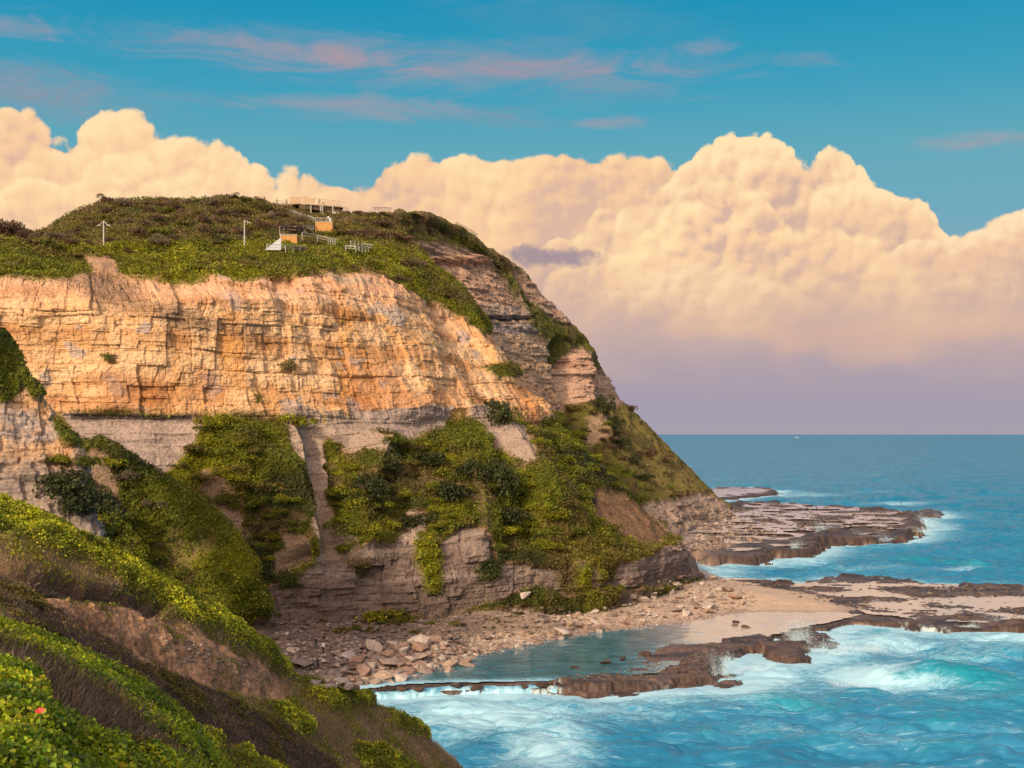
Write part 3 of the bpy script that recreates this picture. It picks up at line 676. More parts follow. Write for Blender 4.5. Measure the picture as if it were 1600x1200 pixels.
    C = strata_color(s, z, tone, 45, [(.31, .18, .13), (.44, .285, .21), (.52, .36, .27), (.45, .30, .225), (.37, .235, .17)], 2.0)
    C = mixc(C, mid, strata_color(s, z, tone, 47, [(.38, .265, .18), (.47, .33, .225), (.43, .325, .25)], 2.6))
    zb = z+fbm(s, 0*s, z, 20, 2, 49)*.5
    # seams of coal and pale shale across the far face
    def band(v0, v1): return sst(v0-1.5, v0+1.5, V+JJ*.12)*(1-sst(v1-1.5, v1+1.5, V+JJ*.12))
    C = mixc(C, band(492, 502)*(U < 860), (.055, .045, .05)); C = mixc(C, band(505, 508)*(U < 860), (.10, .08, .08))
    C = mixc(C, band(508, 522)*(U < 860), (.34, .28, .27)); C = mixc(C, band(478, 492)*(U < 860)*.8, (.42, .33, .28))
    C = mixc(C, band(405, 416)*upper*.6, (.30, .11, .06)); C = mixc(C, band(385, 402)*upper*.5, (.48, .36, .28))
    C = mixc(C, cr*.3, (.14, .08, .055))
    C = mixc(C, low, strata_color(s, z, tone, 48, [(.20, .15, .12), (.38, .29, .23), (.30, .22, .17)], 1.6))
    gz = fbm(x, y, z, 14, 4, 151)
    vg = mixc(np.tile(np.array([.13, .125, .028]), U.shape+(1,)), sst(-.1, .4, gz), GRN2); vg = mixc(vg, sst(.0, .4, fbm(x, y, z, 9, 4, 153)), BRN*1.1)
    dg = pm(U, V, [(740, 400), (850, 490), (920, 560), (880, 575), (840, 540), (800, 470)], 10, JJ); vg = mixc(vg, dg*.8, (.085, .095, .022))
    gl = pm(U, V, [(830, 620), (900, 660), (1000, 790), (1060, 860), (960, 800), (880, 700)], 12, JJ); vg = mixc(vg, gl*.7, GRN*.7)
    br = pm(U, V, [(960, 620), (1140, 800), (1040, 800), (980, 730), (930, 650)], 12, JJ); vg = mixc(vg, br*.75, (.19, .155, .055))
    br2 = pm(U, V, [(560, 340), (660, 335), (720, 355), (740, 380), (640, 375), (560, 378)], 8, JJ); vg = mixc(vg, br2*.6, (.16, .12, .045))
    C = mixc(C, veg, vg*.8)
    me = raw_mesh('far_headland', P2.reshape(-1, 3), grid_faces(*P.shape[:2]), C.reshape(-1, 3))
    o = link('far_headland', me, None, M_CLIFF); tag(o, 'farther steep headland with pink rock bands and a dark seam', 'cliff', kind='structure')
    reg(P2, veg); Nn = normals(P2)
    if (Nn[200, 300] @ np.array([0, -1, 0.])) < 0: Nn = -Nn
    Nn = Nn*.5+N*.5
    cover_on(P2, Nn, veg, lambda p, i, j: jitcol(vg[i, j]*1.15, len(p), .12, .28), 150000, (.3, .7), (-.1, .6), up=.7)
    return P2
headland_far()

# =================================================================== LEFT SPUR
def spur():
    rows = [(470, -40, 20), (525, 2, 120), (570, 40, 122), (630, 82, 126), (690, 120, 132), (750, 138, 140), (800, 150, 146), (880, 170, 150)]
    R = []
    for v, u, Y in rows[::-1]:
        Y = 138+(v-525)*-.03
        R.append([W(-520, v-60, Y-26), W(-300, v-40, Y-18), W(-120, v-14, Y-9), W(-40, v-4, Y-4), W(u-45 if u > 10 else -20, v, Y), W(u, v, Y+3), W(u-6, v+8, Y+14), W(u-60, v+30, Y+30)])
    P = patch(R, [70, 50, 60, 60, 60, 50, 50], 420, smooth=3, wts=[100, 100, 60, 60, 60, 15, 15])
    U, V = proj(P); N = normals(P)
    if (N[200, 200] @ np.array([0, -1, 0.])) < 0: N = -N
    x, y, z = P[..., 0], P[..., 1], P[..., 2]; s = x*.9+y*.4
    JJ = fbm(x, y, z, 5, 4, 231)*12+fbm(x, y, z, 1.6, 3, 237)*6
    veg = pm(U, V, [(-600, 480), (0, 515), (30, 550), (45, 590), (70, 615), (50, 625), (35, 600), (20, 625), (0, 632), (-600, 600)], 4, JJ*.5)
    veg = np.maximum(veg, pm(U, V, [(80, 655), (112, 680), (125, 700), (95, 690)], 3, JJ*.4))
    bl, cr, tone = blocks(s, z, 63, ((2.2, 3.2, .9), (.9, 1.6, .5), (.4, .8, .2)))
    disp = (1-veg)*bl+veg*canopy(P, 243, 2, .5, .7, .2)
    P2 = P+N*disp[..., None]
    C = strata_color(s, z, tone, 65, [(.28, .12, .05), (.48, .27, .12), (.54, .36, .22), (.44, .38, .36), (.50, .27, .11)], 1.6)
    g = sst(690, 740, V+JJ); C = mixc(C, g*.85, strata_color(s, z, tone, 66, [(.16, .14, .135), (.33, .29, .27), (.26, .22, .2)], 1.2))
    C = mixc(C, cr*.3, (.15, .07, .04)); C = mixc(C, veg, GRN2*.8)
    me = raw_mesh('cliff_spur', P2.reshape(-1, 3), grid_faces(*P.shape[:2]), C.reshape(-1, 3))
    o = link('cliff_spur', me, None, M_CLIFF); tag(o, 'blocky rock spur with a green top at the left edge', 'cliff', kind='structure')
    reg(P2)
    cover_on(P2, N, veg, lambda p, i, j: jitcol(GRN2*1.2, len(p), .12, .35), 16000, (.15, .4), (-.1, .3), up=.7)
spur()

# =================================================================== MIDDLE FOREGROUND SLOPE
def slope_mid():
    K = []
    K.append([W(-420, 760, 80), W(-150, 800, 82), W(0, 850, 84), W(110, 900, 86), W(215, 950, 89), W(330, 1010, 92), W(430, 1080, 96), W(500, 1140, 100), W(560, 1160, 104), W(620, 1200, 108), W(680, 1230, 112), W(735, 1270, 112), W(800, 1360, 112)])
    K.append([W(-420, 640, 66), W(-150, 730, 66), W(0, 790, 66), W(110, 836, 67), W(215, 892, 69), W(330, 958, 72), W(415, 1014, 76), W(470, 1068, 80), W(545, 1084, 84), W(610, 1112, 88), W(670, 1152, 90), W(722, 1202, 90), W(780, 1290, 90)])
    K.append([W(-420, 760, 60), W(-150, 830, 59), W(0, 872, 58), W(100, 912, 59), W(190, 944, 61), W(290, 990, 64), W(380, 1040, 68), W(445, 1090, 72), W(510, 1120, 75), W(570, 1150, 78), W(620, 1185, 80), W(665, 1235, 80), W(720, 1320, 80)])
    K.append([W(-420, 800, 58), W(-150, 870, 57), W(0, 905, 56), W(95, 945, 57), W(180, 990, 59), W(270, 1040, 61), W(355, 1070, 65), W(420, 1120, 68), W(480, 1150, 71), W(530, 1185, 73), W(575, 1225, 74), W(620, 1280, 74), W(670, 1360, 73)])
    K.append([W(-420, 870, 48), W(-150, 930, 47), W(0, 975, 46), W(90, 1020, 46), W(170, 1065, 47), W(250, 1110, 49), W(320, 1150, 51), W(385, 1185, 53), W(430, 1220, 55), W(470, 1260, 56), W(510, 1310, 56), W(545, 1370, 56), W(590, 1450, 56)])
    K.append([W(-420, 1000, 34), W(-150, 1070, 33), W(0, 1120, 32), W(80, 1170, 32), W(150, 1215, 33), W(220, 1260, 34), W(280, 1300, 35), W(335, 1350, 36), W(380, 1400, 37), W(420, 1450, 37), W(450, 1500, 37), W(480, 1560, 37), W(520, 1640, 37)])
    P = patch(K, [20, 130, 60, 130, 90], 900, smooth=5)
    U, V = proj(P); N = normals(P)
    if (N[150, 400] @ np.array([0, -.3, 1.])) < 0: N = -N
    x, y, z = P[..., 0], P[..., 1], P[..., 2]
    JJ = fbm(x, y, z, 3, 4, 331)*22+fbm(x, y, z, .8, 3, 337)*9
    soil = pm(U, V, [(40, 918), (120, 915), (190, 925), (262, 960), (330, 988), (415, 1025), (455, 1070), (450, 1098), (380, 1085), (300, 1068), (240, 1052), (170, 1015), (90, 970)], 6, JJ*.4)
    scarp = pm(U, V, [(-450, 790), (0, 878), (60, 893), (120, 905), (200, 916), (262, 944), (255, 958), (180, 934), (90, 922), (0, 900), (-450, 815)], 5, JJ*.3)
    dark = pm(U, V, [(-450, 820), (0, 905), (90, 948), (180, 1005), (260, 1052), (330, 1080), (420, 1125), (520, 1190), (540, 1230), (470, 1230), (380, 1180), (290, 1140), (180, 1075), (90, 1020), (0, 990), (-450, 930)], 7, JJ*.4)
    green = pm(U, V, [(-450, 600), (0, 770), (120, 825), (300, 920), (420, 1000), (480, 1062), (560, 1072), (600, 1092), (560, 1100), (500, 1100), (440, 1048), (330, 985), (260, 948), (190, 908), (120, 878), (0, 835), (-450, 700)], 9, JJ*.75)
    green = np.maximum(green, pm(U, V, [(470, 1062), (560, 1076), (590, 1100), (520, 1110), (480, 1095)], 7, JJ*.6))
    for poly in [[(280, 1035), (350, 1035), (360, 1060), (330, 1075), (290, 1060)], [(380, 1062), (440, 1075), (470, 1110), (420, 1100)], [(430, 1120), (470, 1115), (480, 1140), (440, 1140)], [(350, 1170), (430, 1190), (470, 1260), (380, 1260)], [(300, 1140), (340, 1150), (350, 1190), (310, 1180)], [(540, 1160), (590, 1165), (640, 1210), (560, 1200)], [(600, 1110), (650, 1130), (660, 1150), (610, 1130)]]:
        green = np.maximum(green, pm(U, V, poly, 8, JJ*.8))
    green = green*(1-soil)*(1-scarp)*(1-dark)
    gul = fbm(s := (x*.7+y*.7), 0*x, z*.3, 1.2, 4, 341)
    disp = green*(canopy(P, 343, 1.1, .34, .45, .14)+.22)+soil*(gul*.24+fbm(x, y, z, .7, 5, 347, .65)*.42-.3)-scarp*(.7+.4*fbm(x, y, z, 1.2, 3, 349))
    disp += (1-green)*(1-soil)*(fbm(x, y, z, 1.4, 4, 351)*.2)+dark*canopy(P, 347, .8, .22, .35, .08)
    disp += fbm(x, y, z, 9, 3, 353)*.35
    P2 = P+N*disp[..., None]
    C = np.tile(np.array([.15, .105, .06]), U.shape+(1,))
    C = mixc(C, soil, mixc(np.tile(np.array([.45, .27, .16]), U.shape+(1,)), sst(-.3, .4, fbm(x, y, z*2, 1.6, 4, 355)), (.20, .125, .085)))
    C = mixc(C, scarp, (.06, .04, .032)); C = mixc(C, dark*(1-soil), (.05, .038, .034)); C = mixc(C, green, GRN2*.6)  # scarp: shadow under the overhanging lip painted as a dark strip
    me = raw_mesh('hillside', P2.reshape(-1, 3), grid_faces(*P.shape[:2]), C.reshape(-1, 3))
    o = link('hillside', me, None, M_EARTH); tag(o, 'scrubby slope with a bare orange earth scar below the camera', 'hillside', kind='structure')
    reg(P2); cv = Cover()
    gn = lambda p: sst(-.3, .4, fbm(p[:, 0], p[:, 1], p[:, 2], 1.5, 3, 361))[:, None]
    cover_on(P2, N, green, lambda p, i, j: jitcol(GRN2*1.4*(1-gn(p))+GRN*2.0*gn(p), len(p), .12, .3), 130000, (.07, .17), (-.03, .22), 'leaf', .6, .75, cv)
    dry = (1-green)*(1-soil)*(1-dark)*(1-scarp)
    cover_on(P2, N, dry, lambda p, i, j: jitcol(DRY*1.35*(1-gn(p))+OLV*1.9*gn(p), len(p), .18, .42), 110000, (.08, .24), (-.02, .1), 'blade', .5, .13, cv)
    cover_on(P2, N, dry*sst(-.05, .3, fbm(x, y, z, 2, 3, 363)), lambda p, i, j: jitcol(GRN*.8, len(p), .15, .35), 30000, (.07, .16), (0, .2), 'leaf', .6, .7, cv)
    cover_on(P2, N, dark+scarp*.25, lambda p, i, j: jitcol(TWG*.85*(1-gn(p))+np.array([.11, .075, .07])*gn(p), len(p), .15, .5), 110000, (.07, .26), (-.02, .06), 'blade', .3, .08, cv)
    cover_on(P2, N, dark*(.05+sst(.15, .45, fbm(x, y, z, 2.2, 3, 365))), lambda p, i, j: jitcol(OLV*.9, len(p), .15, .4), 30000, (.07, .15), (0, .25), 'leaf', .4, .6, cv)
    cover_on(P2, N, soil*sst(.0, .5, fbm(x, y, z, 1.2, 3, 367)), lambda p, i, j: jitcol(BRN, len(p), .15, .4), 14000, (.05, .18), (0, .04), 'blade', .3, .1, cv)
    cover_on(P2, N, soil*sst(.1, .5, fbm(x, y, z, 1.5, 3, 368)), lambda p, i, j: jitcol(GRN2, len(p), .15, .4), 9000, (.05, .12), (0, .15), 'leaf', .5, .7, cv)
    cv.build('scrub', M_LEAF, 'low green and dry brown scrub over the slope below the headland')
slope_mid()

# =================================================================== NEAR SLOPE
def slope_near():
    K = [
        [W(-500, 1000, 26), W(-150, 1010, 26), W(0, 1050, 27), W(90, 1090, 28), W(165, 1130, 29), W(235, 1180, 29), W(300, 1240, 29), W(350, 1320, 29), W(400, 1420, 28)],
        [W(-500, 850, 20), W(-150, 925, 20), W(0, 985, 20.5), W(90, 1020, 21), W(165, 1052, 21), W(235, 1096, 20.5), W(295, 1152, 20), W(345, 1220, 19.5), W(400, 1340, 19)],
        [W(-500, 930, 16), W(-150, 985, 15.5), W(0, 1030, 15.5), W(70, 1062, 15.5), W(135, 1096, 15.5), W(200, 1140, 15.5), W(250, 1190, 15), W(300, 1260, 15), W(350, 1380, 14.5)],
        [W(-500, 1040, 11.5), W(-150, 1075, 11), W(0, 1105, 10.8), W(60, 1128, 10.8), W(115, 1160, 10.8), W(175, 1200, 10.8), W(225, 1250, 10.6), W(275, 1320, 10.4), W(330, 1440, 10)],
        [W(-500, 1180, 8), W(-150, 1190, 7.6), W(0, 1215, 7.5), W(60, 1235, 7.5), W(110, 1262, 7.5), W(165, 1300, 7.4), W(215, 1350, 7.3), W(270, 1420, 7.2), W(330, 1540, 7)],
        [W(-500, 1400, 4.6), W(-150, 1400, 4.4), W(0, 1420, 4.3), W(60, 1440, 4.3), W(110, 1470, 4.3), W(165, 1500, 4.3), W(215, 1560, 4.3), W(270, 1630, 4.2), W(330, 1740, 4.2)]]
    P = patch(K, [20, 90, 90, 90, 60], 520, smooth=5)
    U, V = proj(P); N = normals(P)
    if (N[100, 200] @ np.array([0, -.3, 1.])) < 0: N = -N
    x, y, z = P[..., 0], P[..., 1], P[..., 2]
    JJ = fbm(x, y, z, 1, 4, 431)*20+fbm(x, y, z, .3, 3, 437)*8
    g1 = pm(U, V, [(-550, 820), (0, 965), (100, 1002), (180, 1038), (250, 1085), (310, 1145), (370, 1215), (420, 1330), (360, 1330), (300, 1230), (240, 1165), (150, 1090), (60, 1045), (0, 1025), (-550, 960)], 10, JJ*.5)
    g2 = pm(U, V, [(-550, 1100), (-20, 1050), (40, 1060), (60, 1105), (90, 1145), (160, 1160), (260, 1190), (380, 1260), (380, 1800), (-550, 1800)], 10, JJ*.5)
    green = np.maximum(g1, g2)
    disp = green*(canopy(P, 443, .55, .13, .22, .05)+.06)+(1-green)*fbm(x, y, z, .6, 4, 451)*.09
    P2 = P+N*disp[..., None]
    C = np.tile(np.array([.045, .033, .025]), U.shape+(1,)); C = mixc(C, green, GRN2*.35)
    me = raw_mesh('near_hillside', P2.reshape(-1, 3), grid_faces(*P.shape[:2]), C.reshape(-1, 3))
    o = link('near_hillside', me, None, M_EARTH); tag(o, 'nearest slope covered in fleshy green leaves and dry heath', 'hillside', kind='structure')
    reg(P2); cv = Cover()
    def gc(p, i, j):
        g = sst(-.4, .4, fbm(p[:, 0], p[:, 1], p[:, 2], .5, 3, 461))[:, None]
        return jitcol(np.array([.09, .155, .010])*(1-g)+np.array([.30, .36, .014])*g, len(p), .14, .28)
    # scatter density follows the size in view: more per square metre close by
    den = (12/np.maximum(y, 4))**1.2
    cover_on(P2, N, green*den, gc, 130000, (.03, .058), (-.02, .11), 'round', .55, 1, cv)
    dc = lambda p, i, j: jitcol(np.where(RNG.random((len(p), 1)) < .5, DRY*1.3, OLV*1.7), len(p), .2, .4)
    cover_on(P2, N, (1-green)*den, dc, 80000, (.05, .15), (-.02, .06), 'blade', .4, .09, cv)
    cover_on(P2, N, (1-green)*den*sst(.0, .3, fbm(x, y, z, .8, 3, 471)), lambda p, i, j: jitcol(OLV*1.3, len(p), .2, .35), 30000, (.03, .06), (0, .12), 'leaf', .5, .5, cv)
    cover_on(P2, N, (1-green)*den, lambda p, i, j: jitcol(TWG*.9, len(p), .1, .4), 30000, (.1, .26), (-.02, .03), 'blade', .4, .05, cv)
    cv.build('ground_cover', M_LEAFN, 'fleshy bright green leaves and dry heath in the near corner')
    # two red flowers above the leaves
    petal = paint('red_petal', (.75, .06, .05), .5, grain=.2, scale=60); stemm = paint('green_stem', (.12, .2, .04), .6); heart = paint('flower_heart', (.25, .01, .02), .6)
    for u, v, rad, lab in [(67, 1119, .032, 'closed red flower bud, the upper of two above the green leaves'), (73, 1131, .045, 'open orange-red flower, the lower of two above the green leaves')]:
        p = hit(u, v+14) or Vector(W(u, v, 10)); Y = p.y-.75; q = Vector(W(u-(4 if rad < .04 else 0), v-(6 if rad < .04 else 0), Y))
        e = empty('flower', (q.x, q.y, q.z-.3), label=lab, cat='flower')
        Vs = []; Fs = []
        for k in range(6):
            a0 = k*math.pi/3
            b = len(Vs)
            for r, w_, zz in ((.15, .25, 0), (.7, .5, .4), (1.0, .35, .45)):
                for sg in (-1, 1):
                    a = a0+sg*w_; Vs.append((math.cos(a)*r*rad, math.sin(a)*r*rad-rad*zz*.6, .3+math.sin(a)*rad*r*.4+zz*rad))
            Fs += [(b, b+1, b+3, b+2), (b+2, b+3, b+5, b+4)]
        link('petals', raw_mesh('petals', Vs, Fs), e, petal)
        st = [(math.cos(a)*.004, math.sin(a)*.004, h) for h in (0, .15, .3) for a in np.linspace(0, 2*math.pi, 7)[:6]]
        link('stem', raw_mesh('stem', st, [(r*6+i, r*6+(i+1) % 6, (r+1)*6+(i+1) % 6, (r+1)*6+i) for r in range(2) for i in range(6)]), e, stemm)
slope_near()

# =================================================================== SHORE: beach, benches, reefs
def XY(poly, z): return [G(u, v, z)[:2] for u, v in poly]
SHORE = [(300, 1170), (420, 1110), (520, 1092), (590, 1075), (640, 1062), (700, 1046), (780, 1024), (870, 1006), (960, 990), (1060, 980), (1120, 972), (1170, 962), (1250, 962), (1330, 962), (1362, 955), (1330, 938), (1290, 928), (1240, 918), (1180, 908), (1110, 902), (1060, 880), (900, 880), (300, 880), (0, 950)]
PLATS = [  # polygon in the photograph's pixels at its height, height, kind
    ([(880, 1058), (950, 1058), (1010, 1050), (1062, 1040), (1080, 1022), (1112, 1016), (1116, 1036), (1098, 1048), (1070, 1052), (1012, 1065), (930, 1068), (882, 1066)], 1.35, 'ledge'),
    ([(520, 1085), (560, 1084), (640, 1079), (700, 1074), (780, 1073), (870, 1071), (940, 1066), (1020, 1060), (1085, 1046), (1112, 1030), (1116, 1014), (1180, 1002), (1240, 986), (1320, 970), (1380, 955), (1330, 940), (1100, 945), (960, 975), (780, 1005), (600, 1050), (480, 1080)], .50, 'bed'),
    ([(850, 1046), (930, 1040), (1000, 1028), (1060, 1012), (1110, 1004), (1112, 1020), (1060, 1044), (1000, 1054), (900, 1062), (850, 1060)], .74, 'flat'),
    ([(560, 1070), (640, 1066), (700, 1063), (770, 1062), (870, 1060), (890, 1066), (870, 1073), (780, 1074), (700, 1075), (620, 1081), (560, 1086)], .58, 'flat'),
    ([(1000, 1020), (1030, 1016), (1075, 1008), (1110, 1006), (1116, 1016), (1060, 1026), (1010, 1032)], 1.15, 'ledge'),
    ([(1112, 1012), (1130, 1002), (1190, 990), (1200, 1000), (1150, 1014), (1120, 1026)], .9, 'ledge'),
    ([(1060, 1000), (1140, 984), (1200, 970), (1360, 944), (1420, 962), (1320, 971), (1250, 984), (1190, 1002), (1120, 1016), (1080, 1012)], .62, 'flat'),
    ([(1195, 1004), (1222, 1000), (1250, 1004), (1250, 1016), (1240, 1022), (1200, 1018)], 1.3, 'ledge'),
    ([(1218, 992), (1262, 984), (1285, 990), (1280, 1002), (1235, 1006)], .7, 'ledge'),
    ([(1130, 903), (1200, 903), (1260, 905), (1330, 896), (1400, 902), (1460, 908), (1600, 912), (1760, 925), (1760, 985), (1620, 976), (1560, 974), (1500, 972), (1430, 968), (1390, 962), (1350, 960), (1330, 945), (1290, 930), (1200, 916), (1120, 910)], 1.6, 'shelf'),
    ([(1000, 800), (1130, 790), (1160, 780), (1230, 782), (1290, 786), (1350, 790), (1420, 796), (1436, 812), (1428, 826), (1385, 832), (1340, 836), (1322, 834), (1290, 822), (1284, 838), (1262, 852), (1210, 854), (1196, 854), (1190, 860), (1115, 862), (1080, 856), (1050, 850), (1000, 850)], 3.2, 'far'),
    ([(1100, 764), (1140, 760), (1195, 761), (1212, 765), (1205, 771), (1150, 775), (1120, 778), (1090, 775)], 1.4, 'far'),
    ([(1428, 797), (1450, 795), (1468, 798), (1466, 803), (1440, 803)], 1.6, 'ledge'),
    ([(1356, 1053), (1375, 1050), (1394, 1053), (1388, 1058), (1362, 1058)], .55, 'ledge'),
    ([(1134, 1064), (1144, 1064), (1145, 1070), (1136, 1071)], .5, 'ledge'),
    ([(1298, 828), (1325, 826), (1330, 838), (1300, 840)], 2.4, 'ledge'),
]
shoreXY = XY(SHORE, .6); platXY = [(XY(p, h), h, k) for p, h, k in PLATS]
ys = [150.]
while ys[-1] < 830: ys.append(ys[-1]+.22*(ys[-1]/160)**1.55)
ys = np.array(ys); tx = np.linspace(-.235, .50, 820)
Yg, Tg = np.meshgrid(ys, tx, indexing='ij'); Xg = Yg*Tg
def ground_h(X, Y):
    zz = np.zeros_like(X)
    jag = fbm(X, Y, zz, 6, 5, 501, .62)*4.2
    # joint blocks: straight-edged notches in plan
    a = .35; bx = X*math.cos(a)+Y*math.sin(a); by = -X*math.sin(a)+Y*math.cos(a)
    cell = hsh(np.floor((bx+fbm(X, Y, zz, 8, 2, 505)*1.2)/3.2), np.floor(by/2.4), zz, 503)
    d0 = sdpoly(X, Y, shoreXY)
    beach = d0 > -30
    hb = np.where(d0 > 0, .6+.085*d0, .6+.16*d0)
    hb = np.minimum(hb, 3.6)+fbm(X, Y, zz, 3, 4, 507)*.10*(d0 > 2); hb = hb+sst(5, 9, d0)*sst(20, 0, X)*(np.floor((fbm(X*.6, Y*1.6, zz, 4, 3, 508)+1)*3)/3-1)*.8
    h = np.maximum(hb, -2.5)
    kind = np.zeros_like(X)   # 0 beach, 1 reef rock
    pl = np.full_like(X, -9.)
    for poly, hk, k in platXY:
        sc = .8 if k != 'ledge' else .5
        d = sdpoly(X, Y, poly)
        mask = d > -8
        dd = d+.4+jag*sc+(cell-.5)*3.0*sc
        if k in ('flat', 'bed'):
            hh = -2.5+(hk+fbm(X*.5, Y*1.3, zz, 3, 4, 512)*(.34 if k == 'flat' else .08)+2.5)*sst(-.5, .4, dd if k == 'flat' else d); m = mask & (hh > h); h = np.where(m, hh, h); kind = np.where(m, 1 if k == 'flat' else .5, kind); continue
        rel = sst(-.5, .45, fbm(X, Y, zz, 13 if k == 'far' else 8, 3, 519))
        hk2 = hk*(.62+.42*rel) if k in ('far', 'shelf') else hk
        ht = hk2+fbm(X*.6, Y*1.7, zz, 4.6, 5, 511, .62)*(.8 if k == 'far' else (.8 if k == 'shelf' else .75))
        if k in ('far', 'shelf'): ht = ht-(.55+.3*(k == 'far'))*sst(1.5, 6, d+fbm(X, Y, zz, 7, 3, 513)*5)
        stp = .22; ht = (np.floor(ht/stp)+sst(.45, 1, ht/stp-np.floor(ht/stp)))*stp
        hh = -2.5+(ht+2.5)*sst(-.45, .35, dd)
        if k == 'shelf':
            ch = sst(.05, .22, fbm(X, Y*.5, zz, 9, 2, 541))*sst(10, 4, d); hh = hh-ch*np.maximum(hh-.35, 0)
        for fr, off_ in ((.72, .9), (.42, 2.0), (.15, 3.2)):
            lw = -2.5+(hk2*fr+fbm(X, Y, zz, 2, 3, 518)*.25+2.5)*sst(-.4, .3, dd+off_*(.35+fbm(X, Y, zz, 5, 3, 517+int(fr*100)))); hh = np.maximum(hh, lw)
        m = mask & (hh > h); h = np.where(m, hh, h); kind = np.where(m, 1., kind); pl = np.where((d > 0), hk, pl)
    return h, kind, d0, pl
def shore():
    h, kind, d0, pl = ground_h(Xg, Yg)
    P = np.stack([Xg, Yg, h], -1); U, V = proj(P)
    zz = 0*h
    # bedded rock benches at the cliff's foot
    bench = pm(U, V, [(430, 990), (560, 998), (690, 1000), (720, 1010), (660, 1035), (560, 1050), (500, 1060), (440, 1040)], 6)
    bt = 1.6+fbm(Xg, Yg, zz, 9, 3, 521)*.5+(Yg-180)*.05; bt = np.round(bt/.42)*.42+fbm(Xg, Yg, zz, 1.3, 3, 523)*.06
    h = h*(1-bench)+np.maximum(bt, h)*bench
    b2 = sst(-.5, .5, sdpoly(Xg, Yg, [G(665, 1003, 1.4)[:2], G(760, 992, 1.4)[:2], G(868, 990, 1.4)[:2], G(900, 984, 1.4)[:2], (9, 216), (0, 216), (-8, 214), (-16, 210)])+(fbm(Xg, Yg, zz, 3, 3, 525))*.9)
    bt2 = 1.6+2.6*sst(0, 8, d0*0+sdpoly(Xg, Yg, [G(665, 1003, 1.4)[:2], G(760, 992, 1.4)[:2], G(868, 990, 1.4)[:2], G(900, 984, 1.4)[:2], (9, 216), (0, 216), (-8, 214), (-16, 210)])); bt2 = np.round((bt2+fbm(Xg, Yg, zz, 4, 2, 527)*.3)/.6)*.6+.05*fbm(Xg, Yg, zz, 1, 2, 529)
    h = h*(1-b2)+np.maximum(bt2, h)*b2
    P[..., 2] = h
    sand = (1-kind)*(1-bench)*(1-b2)*sst(-8, 8, U-740+fbm(Xg, Yg, zz, 6, 3, 531)*60)
    rubble = (1-kind)*(1-sand)
    n1 = fbm(Xg*.7, Yg*1.5, zz, 3.5, 4, 541); n2 = fbm(Xg, Yg, zz, .9, 3, 543)
    Cs = np.tile(np.array([.46, .355, .27]), h.shape+(1,)); Cs = mixc(Cs, sst(-.2, .5, n1)*.4, (.36, .27, .21))
    wetm = sst(1.25, .7, h); Cs = mixc(Cs, wetm*.55, (.24, .17, .13))
    Cr = mixc(np.tile(np.array([.105, .070, .057]), h.shape+(1,)), sst(-.3, .3, n1), (.046, .032, .029)); Cr = mixc(Cr, sst(.2, .5, n2)*.5, (.19, .12, .09)); gy, gx = np.gradient(h); st_ = sst(.12, .5, np.abs(gy)+np.abs(gx)); Cr = mixc(Cr, st_*.75, (.055, .034, .027))
    Cb = mixc(np.tile(np.array([.28, .21, .17]), h.shape+(1,)), sst(-.2, .4, n1)*.6, (.17, .12, .10)); Cb = mixc(Cb, sst(1.1, .5, h)*.7, (.07, .055, .05))
    C = mixc(Cb, sand, Cs); C = mixc(C, kind, Cr); C = mixc(C, bench*.7, (.25, .185, .16)); C = mixc(C, b2*.6, (.36, .27, .21))
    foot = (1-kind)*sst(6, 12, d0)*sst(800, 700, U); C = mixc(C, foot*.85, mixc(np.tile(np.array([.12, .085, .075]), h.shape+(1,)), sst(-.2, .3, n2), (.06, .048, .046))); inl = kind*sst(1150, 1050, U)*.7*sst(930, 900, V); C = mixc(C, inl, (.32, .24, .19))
    run = sst(.12, .4, fbm(Xg, zz, zz, 2.6, 3, 551)+.3*fbm(Xg, zz, zz, .5, 2, 552))*sst(.05, .35, fbm(Xg, Yg*.3, zz, 14, 2, 553)+.12)*sst(.10, .3, np.abs(gy))*kind*sst(890, 900, V)*sst(1.9, 1.3, h)
    C = mixc(C, run*.9, (.40, .54, .60)); C = mixc(C, b2*sst(.08, .3, np.abs(gy)+np.abs(gx))*.6, (.10, .075, .065)); C = mixc(C, bench*sst(.08, .3, np.abs(gy))*.6, (.09, .07, .062))
    keep = (np.maximum.reduce([h[:-1, :-1], h[1:, :-1], h[:-1, 1:], h[1:, 1:]]) > -2.3)
    Fc = grid_faces(*h.shape, keep)
    Vv, Fc, Cc, wt = compact(P.reshape(-1, 3), Fc, C.reshape(-1, 3), np.clip(wetm*sand+kind*.6, 0, 1).reshape(-1))
    me = raw_mesh('rock_platform', Vv, Fc, Cc, {'wet': wt})
    m = M_PLAT; T = NT(m.node_tree); a = T.node('ShaderNodeAttribute', attribute_name='wet'); T.put(T.n['Principled BSDF'].inputs['Roughness'], T.mr(a.outputs['Fac'], 0, 1, .9, .32, False))
    o = link('rock_platform', me, None, m); tag(o, 'sandy cove, rubble shore and flat dark wave-cut rock shelves', 'shore', kind='structure')
    reg(P); return h, kind
SH_h, SH_kind = shore()

